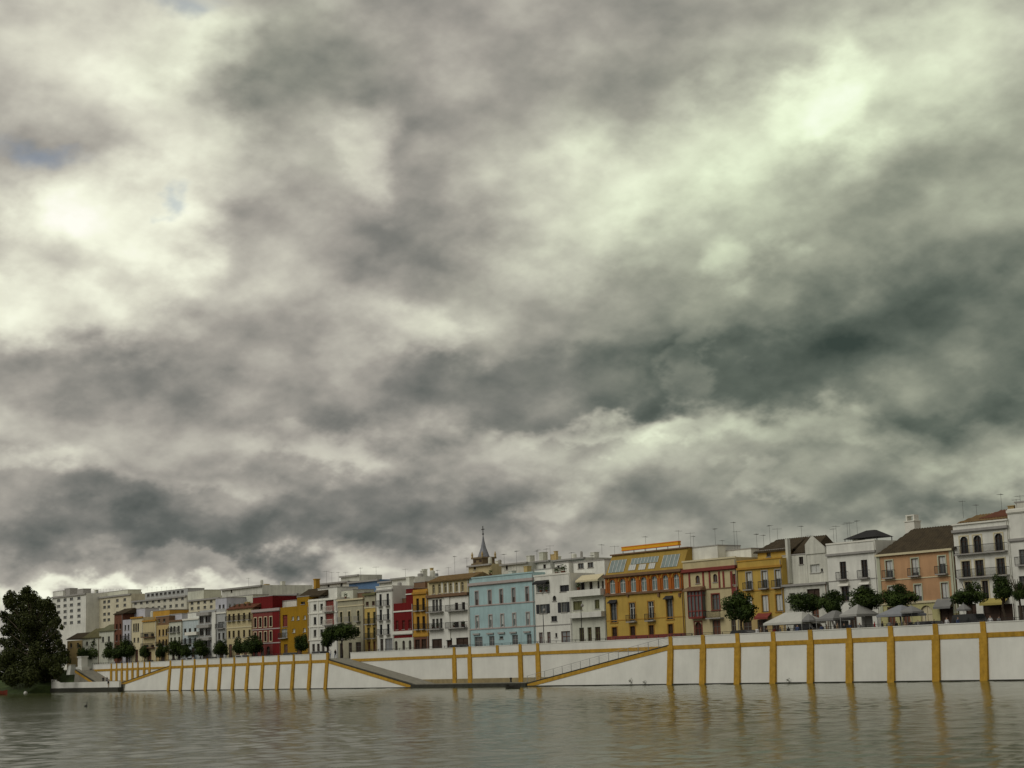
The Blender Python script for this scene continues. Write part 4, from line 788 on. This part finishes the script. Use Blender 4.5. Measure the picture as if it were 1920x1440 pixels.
def leaves(lumps, dens, size, seed, flat=1.0):
    """lumps: (x, y, z, r) ; leaf-sized faces spread through each lump, thicker towards its outside"""
    rng = random.Random(seed); mb = MB()
    for (x, y, z, r) in lumps:
        for _ in range(int(dens*r*r)):
            d = Vector((rng.gauss(0, 1), rng.gauss(0, 1), rng.gauss(0, 1))).normalized(); rr = r*rng.uniform(.35, 1.0)**.6*rng.uniform(.9, 1.12)
            c = Vector((x, y, z))+Vector((d.x*rr, d.y*rr, d.z*rr*flat))
            n = (d+Vector((rng.uniform(-1, 1), rng.uniform(-1, 1), rng.uniform(-.6, 1)))*.9).normalized(); u = n.orthogonal().normalized(); w = n.cross(u); a = rng.uniform(0, 6.28)
            u, w = u*math.cos(a)+w*math.sin(a), w*math.cos(a)-u*math.sin(a); L = size*rng.uniform(.7, 1.35)
            mb.quad(c-u*L, c-w*L*.5+n*L*.12, c+u*L, c+w*L*.5+n*L*.12)
    return mb
def mesh_of(mb, name, m):
    me = bpy.data.meshes.new(name); me.from_pydata(mb.v, [], mb.f); me.update(); me.materials.append(m); return me
CROWNS = []
for sd_ in range(7):                          # clipped but uneven crowns, nominal half-width 1.75 and half-height 1.45
    rng = random.Random(50+sd_); lp = []
    for i in range(20):
        a = rng.uniform(0, 2*PI); e = rng.uniform(-.75, .95); q = rng.uniform(.35, 1.0); rr = rng.uniform(.32, .72); k = math.sqrt(max(.08, 1-e*e))
        lp.append(((1.75-rr)*q*k*math.cos(a)+rng.uniform(-.15, .15), (1.75-rr)*q*k*math.sin(a), e*(1.4-rr)+rng.uniform(-.1, .2), rr))
    lp += [(rng.uniform(-.4, .4), 0, -.1, .95), (rng.uniform(.4, .8), 0, -.25, .7), (-rng.uniform(.4, .8), 0, -.2, .7)]
    CROWNS.append(mesh_of(leaves(lp, 520, .105, sd_, .9), 'crown', LEAF))
def trunk_mesh(h, sd_):
    rng = random.Random(sd_); mb = MB(); p = Vector((0, 0, -.1)); r = .17
    for k in range(3):
        q = Vector((rng.uniform(-.12, .12), rng.uniform(-.12, .12), h*(k+1)/3)); mb.tube(p, q, r, r*.85, 8); p = q; r *= .85
    for k in range(6): a = k*1.05+rng.uniform(-.3, .3); mb.tube((p.x, p.y, h*rng.uniform(.75, 1)), (1.0*math.cos(a), 1.0*math.sin(a), h+rng.uniform(.4, 1.2)), .08, .03, 6)
    return mesh_of(mb, 'trunk', BARK)
TRUNKS = [trunk_mesh(1.7, i) for i in range(4)]
TREES = [(1389, 1114, 1167, 62, 'clipped round orange tree before the red-timbered cream house'), (1508, 1114, 1153, 58, 'round orange tree rising behind the long white tent'), (1560, 1111, 1151, 52, 'round orange tree before the join of two white houses'),
 (1622, 1102, 1147, 64, 'broad round orange tree before the house with the black canopy'), (1686, 1099, 1142, 62, 'dense round orange tree before the peach house'), (1819, 1095, 1137, 62, 'wide round orange tree before the arched white house'),
 (1879, 1082, 1127, 42, 'tall orange tree over the straw-coloured awning'), (1911, 1095, 1127, 27, 'small orange tree before the last white house'), (641, 1172, 1205, 62, 'spreading dark tree at the head of the ramp'),
 (614, 1186, 1214, 26, 'small dark tree half under the spreading tree'), (565, 1191, 1223, 30, 'round tree before the mustard yellow house'), (473, 1194, 1228, 40, 'round tree before the faded red house'), (449, 1197, 1228, 28, 'round tree before the cream house with the tiled edge'),
 (415, 1202, 1231, 28, 'slim round tree before the grey-white house'), (377, 1201, 1231, 32, 'round tree before the deep shaded balconies'), (327, 1203, 1233, 34, 'round tree before the slit-windowed pale house'), (300, 1209, 1234, 20, 'tiny tree before the ochre and brown house'),
 (243, 1201, 1235, 46, 'round tree before the cream corner house'), (212, 1206, 1237, 40, 'round tree before the rust-walled house'), (181, 1202, 1240, 54, 'wide low tree beside the white pedestal'), (226, 1209, 1237, 34, 'dark low tree between the rust-walled and cream corner houses'), (160, 1208, 1240, 34, 'dark low tree just behind the white pedestal'), (272, 1212, 1235, 24, 'small tree before the dark horizontal balconies'), (350, 1210, 1232, 22, 'small tree before the pale blue-white house')]
for i, (cx, yt, yb, w, lab) in enumerate(TREES):
    Y = D+(8.5 if cx > 1000 else 7.0); cy = (yt+yb)/2; A = plane_y(cx-w/2, cy, Y); B = plane_y(cx+w/2, cy, Y); zt, zb = plane_y(cx, yt, Y).z, plane_y(cx, yb, Y).z
    dist = math.hypot((A.x+B.x)/2, Y); wm_ = w/FPX*dist*1.02; x = plane_y(cx, cy, Y).x; sx = wm_/2/1.33; szc = (zt-zb)/2/1.08
    r = empty('orange_tree', lab, 'tree', (x, Y, ST), 0, 'clipped round trees along the street')
    c = new('crown', CROWNS[i % 7], r); c.location = (0, 0, (zt+zb)/2-ST); c.scale = (sx, sx, szc); c.rotation_euler = (0, 0, i*1.3)
    tr = new('trunk', TRUNKS[i % 4], r); tr.scale = (1, 1, max(.3, (zb-ST+.5)/1.7))
def pxlump(px, py, rp, Y, dy=0):
    P = plane_y(px, py, Y+dy); return (P.x, Y+dy, P.z, rp/FPX*math.hypot(P.x, Y+dy))
def big_plant(name, label, lumps, Y, dens, size, seed, base, cat, trunk=True, m=LEAFD, tr=.55):
    rng = random.Random(seed); L = [pxlump(px, py, r*(1.22 if py < 1200 else 1.05), Y, rng.uniform(-3.5, 3.5)) for px, py, r in lumps]
    bx = sum(l[0] for l in L)/len(L); root = empty(name, label, cat, (bx, Y, base))
    L = [(x-bx, y-Y, z-base, r) for x, y, z, r in L]; mb = leaves(L, dens, size, seed)
    new('crown', mesh_of(mb, 'crown', m), root)
    t = MB(); h = max(l[2] for l in L)
    if trunk:
        t.tube((0, 0, -.3), (.2, 0, h*.35), tr, tr*.75, 10); t.tube((.2, 0, h*.35), (-.1, 0, h*.75), tr*.75, tr*.3, 8)
        for l in L: t.tube((.1, 0, min(h*.6, max(h*.15, l[2]*.55))), (l[0], l[1], l[2]), tr*.3, tr*.08, 6)
    else:
        for l in L: t.tube((l[0]*.5, l[1]*.5, -.3), (l[0], l[1], l[2]), .08, .03, 5)
    t.build('trunk', BARK, root); return root
big_plant('riverside_tree', 'great dark many-lobed tree on the grassy bank at the water', [(50,1106,7),(46,1116,9),(57,1118,10),(38,1126,9),(20,1118,9),(14,1124,7),(20,1132,10),(66,1128,11),(78,1132,8),(89,1130,8),(97,1138,7),(88,1144,10),(102,1152,6),(108,1164,6),(101,1172,8),(6,1152,6),(14,1160,8),(34,1144,12),(52,1140,13),(70,1146,12),(28,1164,12),(50,1166,16),(74,1168,14),(92,1162,10),(116,1176,4),(12,1182,9),(34,1186,16),(60,1190,18),(84,1192,16),(104,1192,9),(110,1204,7),(6,1204,8),(24,1210,16),(48,1216,18),(74,1218,18),(98,1216,13),(116,1214,7),(30,1238,18),(60,1242,18),(88,1240,14)], 146, 150, .33, 3, 4.0, 'tree')
big_plant('riverside_bush', 'dark leafy bush at the foot of the great tree', [(8,1252,22),(22,1270,16),(34,1258,20),(54,1268,18),(14,1232,16)], 141, 150, .33, 4, 1.6, 'bush', False)
big_plant('riverside_bush', 'spreading dark bush beside the pedestal at the tree', [(80,1256,20),(98,1246,18),(112,1236,13),(122,1226,9),(72,1270,14),(92,1268,13),(106,1258,12),(126,1238,7)], 147, 150, .33, 5, 3.0, 'bush', False)

# ------------------------------------------------------------------ potted plants on terraces and balconies
SHR = [mesh_of(leaves([(0, 0, .55, .42), (.2, .1, .8, .3), (-.22, 0, .7, .3), (0, -.1, 1.0, .25)], 260, .10, 80+i), 'foliage', LEAFB) for i in range(3)]
POT = mesh_of(MB().lathe((0, 0, 0), [(.18, 0), (.26, .32), (.29, .32), (.29, .38)], 10), 'pot', TILER)
def potted(px, py, off, w, label, group='potted plants on the terraces and balconies'):
    s0, z0 = fac(px, py, off); r = empty('potted_shrub', label, 'potted plant', local_to_world(s0, off, z0), FA, group)
    k = w/FPX*(local_to_world(s0, off, z0)).length/1.1; r.scale = (k, k, k)
    new('foliage', SHR[int(px) % 3], r); new('pot', POT, r)
for a in ((1044, 1078, 1.0, 14, 'bushy plant at the parapet of the planted white roof terrace'), (1056, 1077, 1.0, 18, 'tallest plant on the planted white roof terrace'), (1014, 1110.5, -.3, 12, 'plant in the open loggia of the black-shuttered house'), (1025, 1110, -.3, 10, 'smaller plant in the loggia of the black-shuttered house'),
  (1085, 1106.5, 1.2, 14, 'plant on the upper terrace of the stacked white house'), (811, 1178, -.5, 8, 'plant on the lower loggia-house balcony, beside the ochre house'), (821, 1177.5, -.5, 9, 'plant on the lower loggia-house balcony, over the garage'), (851, 1176, -.5, 9, 'plant on the loggia-house balcony, next to its white pier'), (869, 1174, -.5, 9, 'plant on the loggia-house balcony, next to the blue house'),
  (431, 1140, .6, 7, 'hedge plant on the cream tiled roof edge, next to the grey-white house'), (440, 1139.5, .6, 7, 'second hedge plant along the cream tiled roof edge'), (449, 1139, .6, 7, 'middle hedge plant on the cream tiled roof edge'), (459, 1138.5, .6, 7, 'fourth hedge plant along the cream tiled roof edge'), (468, 1138, .6, 7, 'hedge plant on the cream tiled roof edge, next to the red penthouse'),
  (920, 1080, 1.5, 12, 'green plant on the roof of the sky blue house'), (648, 1122, 1.5, 10, 'plant on the roof of the wide beige house'), (1838, 1082, -.4, 9, 'plant on the iron balcony of the arched white house'), (1303, 1158, -.6, 7, 'plant hanging at the wooden bay')): potted(*a)

# ------------------------------------------------------------------ cafe tents and parasols
def tent(px0, px1, yapex, yeave, Y, dep, label, ridge=.45, m=CANVAS, walls=False):
    Y = D+Y; ze = plane_y((px0+px1)/2, yeave, Y).z; zt = plane_y((px0+px1)/2, yapex, Y+dep/2).z; a, b = plane_y(px0, yeave, Y).x, plane_y(px1, yeave, Y).x
    W_ = (b-a); r = empty('canopy_tent', label, 'tent', ((a+b)/2, Y+dep/2, ST), 0, 'cafe tents on the terrace'); h = W_/2; d = dep/2; k = h*ridge; e, t_ = ze-ST, zt-ST
    g = MB(); g.prism([(-h, -d, e), (h, -d, e), (h, d, e), (-h, d, e)], [(-k, -.1, t_), (k, -.1, t_), (k, .1, t_), (-k, .1, t_)]); g.build('canopy', m, r)
    g = MB(); g.box(-h-.01, h+.01, -d-.03, -d-.005, e-.28, e); g.box(-h-.01, h+.01, d+.005, d+.03, e-.28, e); g.box(-h-.03, -h-.005, -d, d, e-.28, e); g.box(h+.005, h+.03, -d, d, e-.28, e); g.build('valance', m, r)
    for x in (-h+.06, h-.06):
        for y in (-d+.06, d-.06): MB().tube((x, y, 0), (x, y, e+.02), .04, .04, 6).build('leg', STEEL, r)
    if walls: MB().box(-h+.15, h*.3, d-.1, d-.05, .05, e-.3).build('side_wall', m, r)
def parasol(px, w, yapex, yeave, Y, label, m=CANVAS):
    Y = D+Y; ze = plane_y(px, yeave, Y).z; zt = plane_y(px, yapex, Y).z; x = plane_y(px, yeave, Y).x; rad = w/2/FPX*math.hypot(x, Y)
    r = empty('parasol', label, 'parasol', (x, Y, ST), 0, 'parasols on the terrace'); e, t_ = ze-ST, zt-ST; n = 8; g = MB()
    P = [(rad*math.cos(2*PI*i/n), rad*math.sin(2*PI*i/n), e) for i in range(n)]; Q = [(p[0]*.5, p[1]*.5, e+(t_-e)*.55) for p in P]
    for i in range(n):
        j = (i+1) % n; g.quad(P[i], P[j], Q[j], Q[i]); g.poly([Q[i], Q[j], (0, 0, t_)]); g.quad(P[i], P[j], (P[j][0], P[j][1], e-.2), (P[i][0], P[i][1], e-.2))
    g.build('canopy', m, r); MB().tube((0, 0, 0), (0, 0, t_+.1), .035, .03, 8).build('pole', STEEL, r); MB().lathe((0, 0, 0), [(.32, 0), (.32, .07), (.06, .12)], 10).build('foot', IRON, r)
    g = MB(); [g.tube((0, 0, e-.1), Q[i], .012, .012, 4) for i in range(n)]; g.build('rib', STEEL, r)
tent(1431, 1503, 1149, 1167, 4.2, 4.5, 'long white tent with a pitched roof at the ochre house')
tent(1529, 1562, 1146, 1160, 4.5, 4, 'greyish white tent with a side wall next to the long tent', .2, CANVASG, True)
parasol(1517, 28, 1150, 1163, 5.2, 'grey parasol between the two tents', CANVASG)
tent(1574, 1606, 1134, 1152, 4.5, 4, 'peaked white tent below the black canopy house', .06, mat('dull_canvas', (.31, .31, .29), .8), True)
tent(1643, 1690, 1136, 1152, 4.5, 4.5, 'bluish grey peaked tent before the peach house', .12, mat('bluegrey_canvas', (.21, .22, .235), .8))
parasol(1709, 44, 1135, 1147, 6.0, 'pale parasol beside the peach house arch', CANVASG)
parasol(1807, 26, 1131, 1142, 6.0, 'grey parasol under the tree at the arched white house', CANVASG)

# ------------------------------------------------------------------ street lamps
for px, yt, lab in ((1018, 1146, 'thin grey street lamp before the black-shuttered house'), (1089, 1137, 'dark street lamp before the stacked white terraces'), (640, 1200, 'short lamp post at the head of the ramp')):
    Y = D+6.5; P = plane_y(px, yt, Y); h = max(3.2, P.z-ST); r = empty('street_lamp', lab, 'street lamp', (P.x, Y, ST), 0, 'street lamps on the promenade')
    MB().lathe((0, 0, 0), [(.16, 0), (.16, .5), (.07, .7), (.05, h-.3), (.04, h)], 8).build('post', IRON, r)
    hd = MB().lathe((.35, 0, h-.1), [(.08, 0), (.2, .1), (.22, .35), (.05, .5)], 8).build('lamp_head', TRIMG, r); MB().tube((0, 0, h-.15), (.35, 0, h), .03, .03, 6).build('arm', IRON, r)

# ------------------------------------------------------------------ parked vehicles (seen over the parapet)
def vehicle(px, Y, label, col, van=False):
    Y = D+Y; x = plane_y(px, 1175, Y).x; r = empty('parked_van' if van else 'parked_car', label, 'van' if van else 'car', (x, Y, ST), 0, 'vehicles parked on the street')
    L, Wd, Ht = (4.8, 1.9, 2.05) if van else (4.2, 1.75, 1.48); m = mat('paint_'+label.split()[0], col, .35, .05, 2, spec=.5)
    pf = [(-L/2, .35), (-L/2, .85), (-L*.46, 1.0), (-L*.40, Ht-.12), (-L*.34, Ht), (L*.22, Ht), (L*.34, 1.05 if not van else 1.25), (L*.48, .9), (L/2, .7), (L/2, .35)]
    MB().prism([(a, -Wd/2, z) for a, z in pf], [(a, Wd/2, z) for a, z in pf]).build('body', m, r)
    for sgn in (-1, 1):
        y = sgn*(Wd/2+.008); q = [(-L*.37, 1.02), (-L*.33, Ht-.14), (L*.18, Ht-.14), (L*.28, 1.08)]
        MB().prism([(a, y-.006, z) for a, z in q], [(a, y+.006, z) for a, z in q]).build('side_window', GLASS, r)
        for a in (-L*.31, L*.31):
            o = MB().tube((a, sgn*(Wd/2-.2), .32), (a, sgn*(Wd/2+.01), .32), .32, .32, 14).build('wheel', IRON, r)
    MB().prism([(L*.235, -Wd*.42, Ht-.1), (L*.235, Wd*.42, Ht-.1), (L*.34, Wd*.44, 1.12), (L*.34, -Wd*.44, 1.12)], [(L*.25, -Wd*.42, Ht-.1), (L*.25, Wd*.42, Ht-.1), (L*.355, Wd*.44, 1.12), (L*.355, -Wd*.44, 1.12)]).build('windscreen', GLASS, r)
vehicle(1518, 8.5, 'white van parked between the tents', (.6, .6, .6), True); vehicle(352, 4.0, 'silver car parked before the pale blue house', (.4, .41, .43)); vehicle(455, 4.5, 'pale car parked under the round trees', (.5, .5, .48)); vehicle(1395, 4.0, 'black car parked under the clipped round tree', (.02, .02, .022)); vehicle(1745, 5.5, 'dark grey car parked before the peach house arch', (.06, .06, .065)); vehicle(1822, 5.0, 'black van parked under the tree at the arched house', (.015, .015, .016), True); vehicle(545, 4.0, 'dark blue car parked before the mustard house', (.02, .03, .07)); vehicle(600, 5.0, 'grey car parked before the gridded house', (.15, .15, .16)); vehicle(290, 8.5, 'black car parked before the far cream house', (.02, .02, .02)); vehicle(860, 7.5, 'dark car parked before the loggia house', (.05, .05, .06))

# ------------------------------------------------------------------ people
def person_mesh(seed, top, legs, hair, arms):
    rng = random.Random(seed); me = bpy.data.meshes.new('p'); o = bpy.data.objects.new('p', me); COL.objects.link(o)
    st = rng.uniform(.05, .16)
    V_ = [(0,0,.95),(0,0,1.15),(0,.0,1.38),(0,0,1.48),(0,-.02,1.58),(0,-.03,1.70),
          (.10,0,.9),(.11,-st,.5),(.12,-st*.6,.09),(.12,-st*.6-.14,.05), (-.10,0,.9),(-.11,st,.5),(-.12,st*1.4,.09),(-.12,st*1.4-.14,.05),
          (.19,0,1.40),(.26,arms*.06,1.14),(.25,-.10-arms*.12,.92),(.25,-.15-arms*.14,.83), (-.19,0,1.40),(-.26,.04,1.14),(-.25,-.10,.92),(-.25,-.13,.83)]
    E_ = [(0,1),(1,2),(2,3),(3,4),(4,5),(0,6),(6,7),(7,8),(8,9),(0,10),(10,11),(11,12),(12,13),(2,14),(14,15),(15,16),(16,17),(2,18),(18,19),(19,20),(20,21)]
    RR_ = [.15,.14,.16,.06,.095,.085,.10,.07,.05,.045,.10,.07,.05,.045,.075,.05,.038,.045,.075,.05,.038,.045]
    me.from_pydata(V_, E_, []); sk = o.modifiers.new('s', 'SKIN'); sv = me.skin_vertices[0].data
    for v, r in zip(sv, RR_): v.radius = (r, r*.8)
    sv[0].use_root = True
    o.modifiers.new('u', 'SUBSURF').levels = 1; dg = bpy.context.evaluated_depsgraph_get(); m2 = bpy.data.meshes.new_from_object(o.evaluated_get(dg)); bpy.data.objects.remove(o)
    m2.materials.clear()
    for m in (SKIN, top, legs, hair): m2.materials.append(m)
    for p in m2.polygons:
        z = p.center.z; x = abs(p.center.x)
        p.material_index = 3 if (z > 1.68 or (z > 1.56 and p.center.y > 0)) else 0 if z > 1.47 or (z < .9 and x > .2) else 1 if z > .93 else 2 if z > .08 else 3
        p.use_smooth = True
    return m2
CL = {'white': (.6, .6, .6), 'black': (.02, .02, .02), 'blue': (.05, .08, .18), 'red': (.35, .03, .03), 'grey': (.2, .2, .2), 'tan': (.35, .25, .15)}
CM = {k: mat('cloth_'+k, v, .9, .1, 4) for k, v in CL.items()}; HAIR = mat('dark_hair', (.02, .015, .01), .6)
PM = {}
def person(loc, rz, top, legs, label, s=1.0):
    if (top, legs) not in PM: PM[(top, legs)] = person_mesh(len(PM), CM[top], CM[legs], HAIR, len(PM) % 2)
    me = PM[(top, legs)]; o = new('person', me); o.location = loc; o.rotation_euler = (0, 0, rz); o.scale = (s, s, s); tag(o, label, 'person', 'people along the river'); return o
def street_person(px, Y, top, legs, label, rz): person((plane_y(px, 1175, D+Y).x, D+Y, ST), rz, top, legs, label, random.uniform(.96, 1.04))
for a in ((1419, 3.5, 'white', 'blue', 'person in white standing at the end of the long tent', .3), (1426, 3.0, 'tan', 'black', 'person in tan beside the long tent', 2.1), (1708, 3.2, 'black', 'black', 'person all in black under the pale parasol', 1.2), (1722, 3.6, 'grey', 'blue', 'person in grey beside the pale parasol', -.5),
  (1752, 3.0, 'black', 'blue', 'person in black and blue before the peach house arch', 2.5), (1776, 3.4, 'white', 'black', 'person in white before the awning of the peach house', .1), (1797, 3.1, 'blue', 'black', 'person in dark blue below the arched white house', 1.7), (1858, 5.5, 'white', 'blue', 'person in white under the straw-coloured awning', .7), (1874, 5.8, 'grey', 'black', 'person in grey under the straw-coloured awning', 3.0),
  (1612, 3.3, 'grey', 'grey', 'person in grey beside the peaked white tent', .4), (1570, 3.1, 'tan', 'blue', 'person in tan between the two white tents', 2.0), (1495, 3.2, 'blue', 'tan', 'person in blue at the open side of the long tent', 1.0), (1640, 3.2, 'red', 'black', 'person in red before the bluish tent', 2.2),
  (618, 5.5, 'white', 'blue', 'person in white at the head of the ramp', .8), (628, 6.0, 'black', 'blue', 'person in black at the head of the ramp', 1.9), (455, 2.5, 'grey', 'blue', 'person in grey before the cream house', .2), (362, 2.4, 'white', 'black', 'person in white before the pale blue house', 1.0), (215, 6.0, 'white', 'blue', 'person in white above the far pilasters', .5), (228, 6.0, 'grey', 'black', 'person in grey above the far pilasters', 1.4)): street_person(*a)
for i, (px, Y, top, legs) in enumerate(((1437, 5, 'black', 'blue'), (1452, 5.2, 'red', 'black'), (1463, 4.8, 'grey', 'blue'), (1478, 5.5, 'black', 'black'), (1541, 5, 'blue', 'black'), (1550, 5.6, 'tan', 'black'), (1583, 5, 'black', 'black'), (1594, 5.3, 'blue', 'blue'), (1655, 5.4, 'black', 'blue'), (1668, 5, 'grey', 'black'), (1681, 5.6, 'black', 'black'), (1697, 5, 'tan', 'blue'))):
    street_person(px, Y, top, legs, 'person in %s with %s trousers %s' % (top, legs, ('at the end pole of the long tent', 'inside the long tent, beside a person in grey', 'in the middle of the long tent', 'at the inner corner of the long tent', 'inside the greyish tent', 'at the side wall of the greyish tent', 'inside the peaked white tent', 'at the pole of the peaked white tent', 'inside the bluish tent, beside a person in grey', 'in the middle of the bluish tent', 'at the pole of the bluish tent', 'between the bluish tent and pale parasol')[i]), i*1.1)
for px, top, legs, lab, rz in ((193.5, 'black', 'black', 'person in black walking on the far landing', 1.3), (200.5, 'grey', 'blue', 'person in grey walking on the far landing', 1.5)):
    person((plane_y(px, 1270, D+1.5).x, D+1.5, 1.7), rz, top, legs, lab, 1.05)
person((plane_y(203, 1284, D-1.45).x, D-1.45, .998), .4, 'black', 'tan', 'person standing at the foot of the low white quay wall', .98)

# ------------------------------------------------------------------ on the water
def boat(P, L, Wd, rz, label, m, inner):
    r = empty('rowing_boat', label, 'boat', P, rz, 'small boats moored at the bank'); n = 9; vs = []; fs = []
    for i in range(n):
        t_ = i/(n-1); x = (t_-.5)*L; w = Wd/2*math.sin(PI*(.12+.88*t_)**.8)*(1 if t_ < .97 else .25)+.04; sh = .42+.18*abs(t_-.45)*2
        vs += [(x, -w, sh), (x, -w*.75, .05), (x, 0, -.12), (x, w*.75, .05), (x, w, sh)]
    for i in range(n-1):
        for k in range(4): fs.append((i*5+k, (i+1)*5+k, (i+1)*5+k+1, i*5+k+1))
    fs += [(0, 1, 2, 3, 4), tuple((n-1)*5+k for k in range(5))[::-1]]; h_ = MB().add(vs, fs).build('hull', m, r)
    for x in (-.22, .12): MB().box(x*L-.12, x*L+.12, -Wd*.44, Wd*.44, .3, .34).build('thwart', inner, r)
    return r
WB = mat('white_boat_paint', (.55, .55, .5), .4, .1, 2); RB = mat('red_boat_paint', (.16, .03, .015), .4, .1, 2); DB = mat('dark_boat_paint', (.03, .028, .022), .6, .2, 2)
P = at_z(82, 1298, 0); boat((P.x, P.y, .05), 3.4, 1.5, .6, 'small white boat moored below the great tree', WB, WOODB).scale = (1, 1, 1.9)
P = at_z(4, 1303, 0); boat((P.x, P.y, .05), 3.2, 1.3, .5, 'small red boat moored at the bank by the bush', RB, WOODB).scale = (1, 1, 1.8)
P = at_z(963, 1291, 0); boat((P.x, min(P.y, D-1.0), .0), 3.0, 1.2, .05, 'dark rowing boat moored at the low quay between the ramps', DB, WOODD)
P = at_z(48, 1301, 0); by = empty('mooring_buoy', 'white mooring buoy floating near the white boat', 'buoy', P); MB().lathe((0, 0, -.3), [(.1, 0), (.45, .25), (.5, .55), (.32, .85), (.1, .95)], 12).build('float', WB, by, True); MB().tube((0, 0, .6), (0, 0, 1.0), .06, .06, 6).build('ring_post', IRON, by)
P = plane_y(958, 1278, D+1.2); bo = empty('mooring_bollard', 'stubby dark mooring bollard on the low quay', 'bollard', (P.x, D+1.2, .55)); MB().lathe((0, 0, 0), [(.22, -.01), (.2, .15), (.13, .3), (.13, .6), (.2, .7), (.2, .8), (.08, .86)], 12).build('post', IRON, bo, True)
# a dark water bird
me = bpy.data.meshes.new('b'); o = bpy.data.objects.new('b', me); COL.objects.link(o)
me.from_pydata([(-.42, 0, .10), (-.25, 0, .06), (0, 0, .08), (.2, 0, .12), (.29, 0, .32), (.27, 0, .52), (.34, 0, .60), (.48, 0, .60)], [(i, i+1) for i in range(7)], []); sk = o.modifiers.new('s', 'SKIN')
for v, r in zip(me.skin_vertices[0].data, (.03, .11, .15, .11, .05, .042, .05, .015)): v.radius = (r, r)
me.skin_vertices[0].data[2].use_root = True
o.modifiers.new('u', 'SUBSURF').levels = 2; m2 = bpy.data.meshes.new_from_object(o.evaluated_get(bpy.context.evaluated_depsgraph_get())); bpy.data.objects.remove(o)
m2.materials.clear(); m2.materials.append(mat('black_feathers', (.015, .015, .014), .5)); P = at_z(161, 1325, 0)
o = new('water_bird', m2); o.location = P; o.rotation_euler = (0, 0, 2.3); tag(o, 'dark long-necked water bird swimming on the river', 'bird')
# weeds at the foot of the wall
WEED = mesh_of(leaves([(0, 0, .25, .22), (.1, 0, .5, .14), (-.12, 0, .4, .14)], 500, .07, 99), 'weed', LEAFD)
for px, lab in ((1182, 'larger weed growing at the waterline under the ramp wall'), (1208, 'smaller weed growing at the waterline under the ramp wall'), (1478, 'weed growing at the waterline under the cafe terraces')):
    o = new('weed_tuft', WEED); o.location = (plane_y(px, 1283, D-.25).x, D-.25, .05); tag(o, lab, 'plant', 'weeds at the foot of the wall'); o.scale = (1.3, .8, 1.5 if px == 1182 else 1.0)
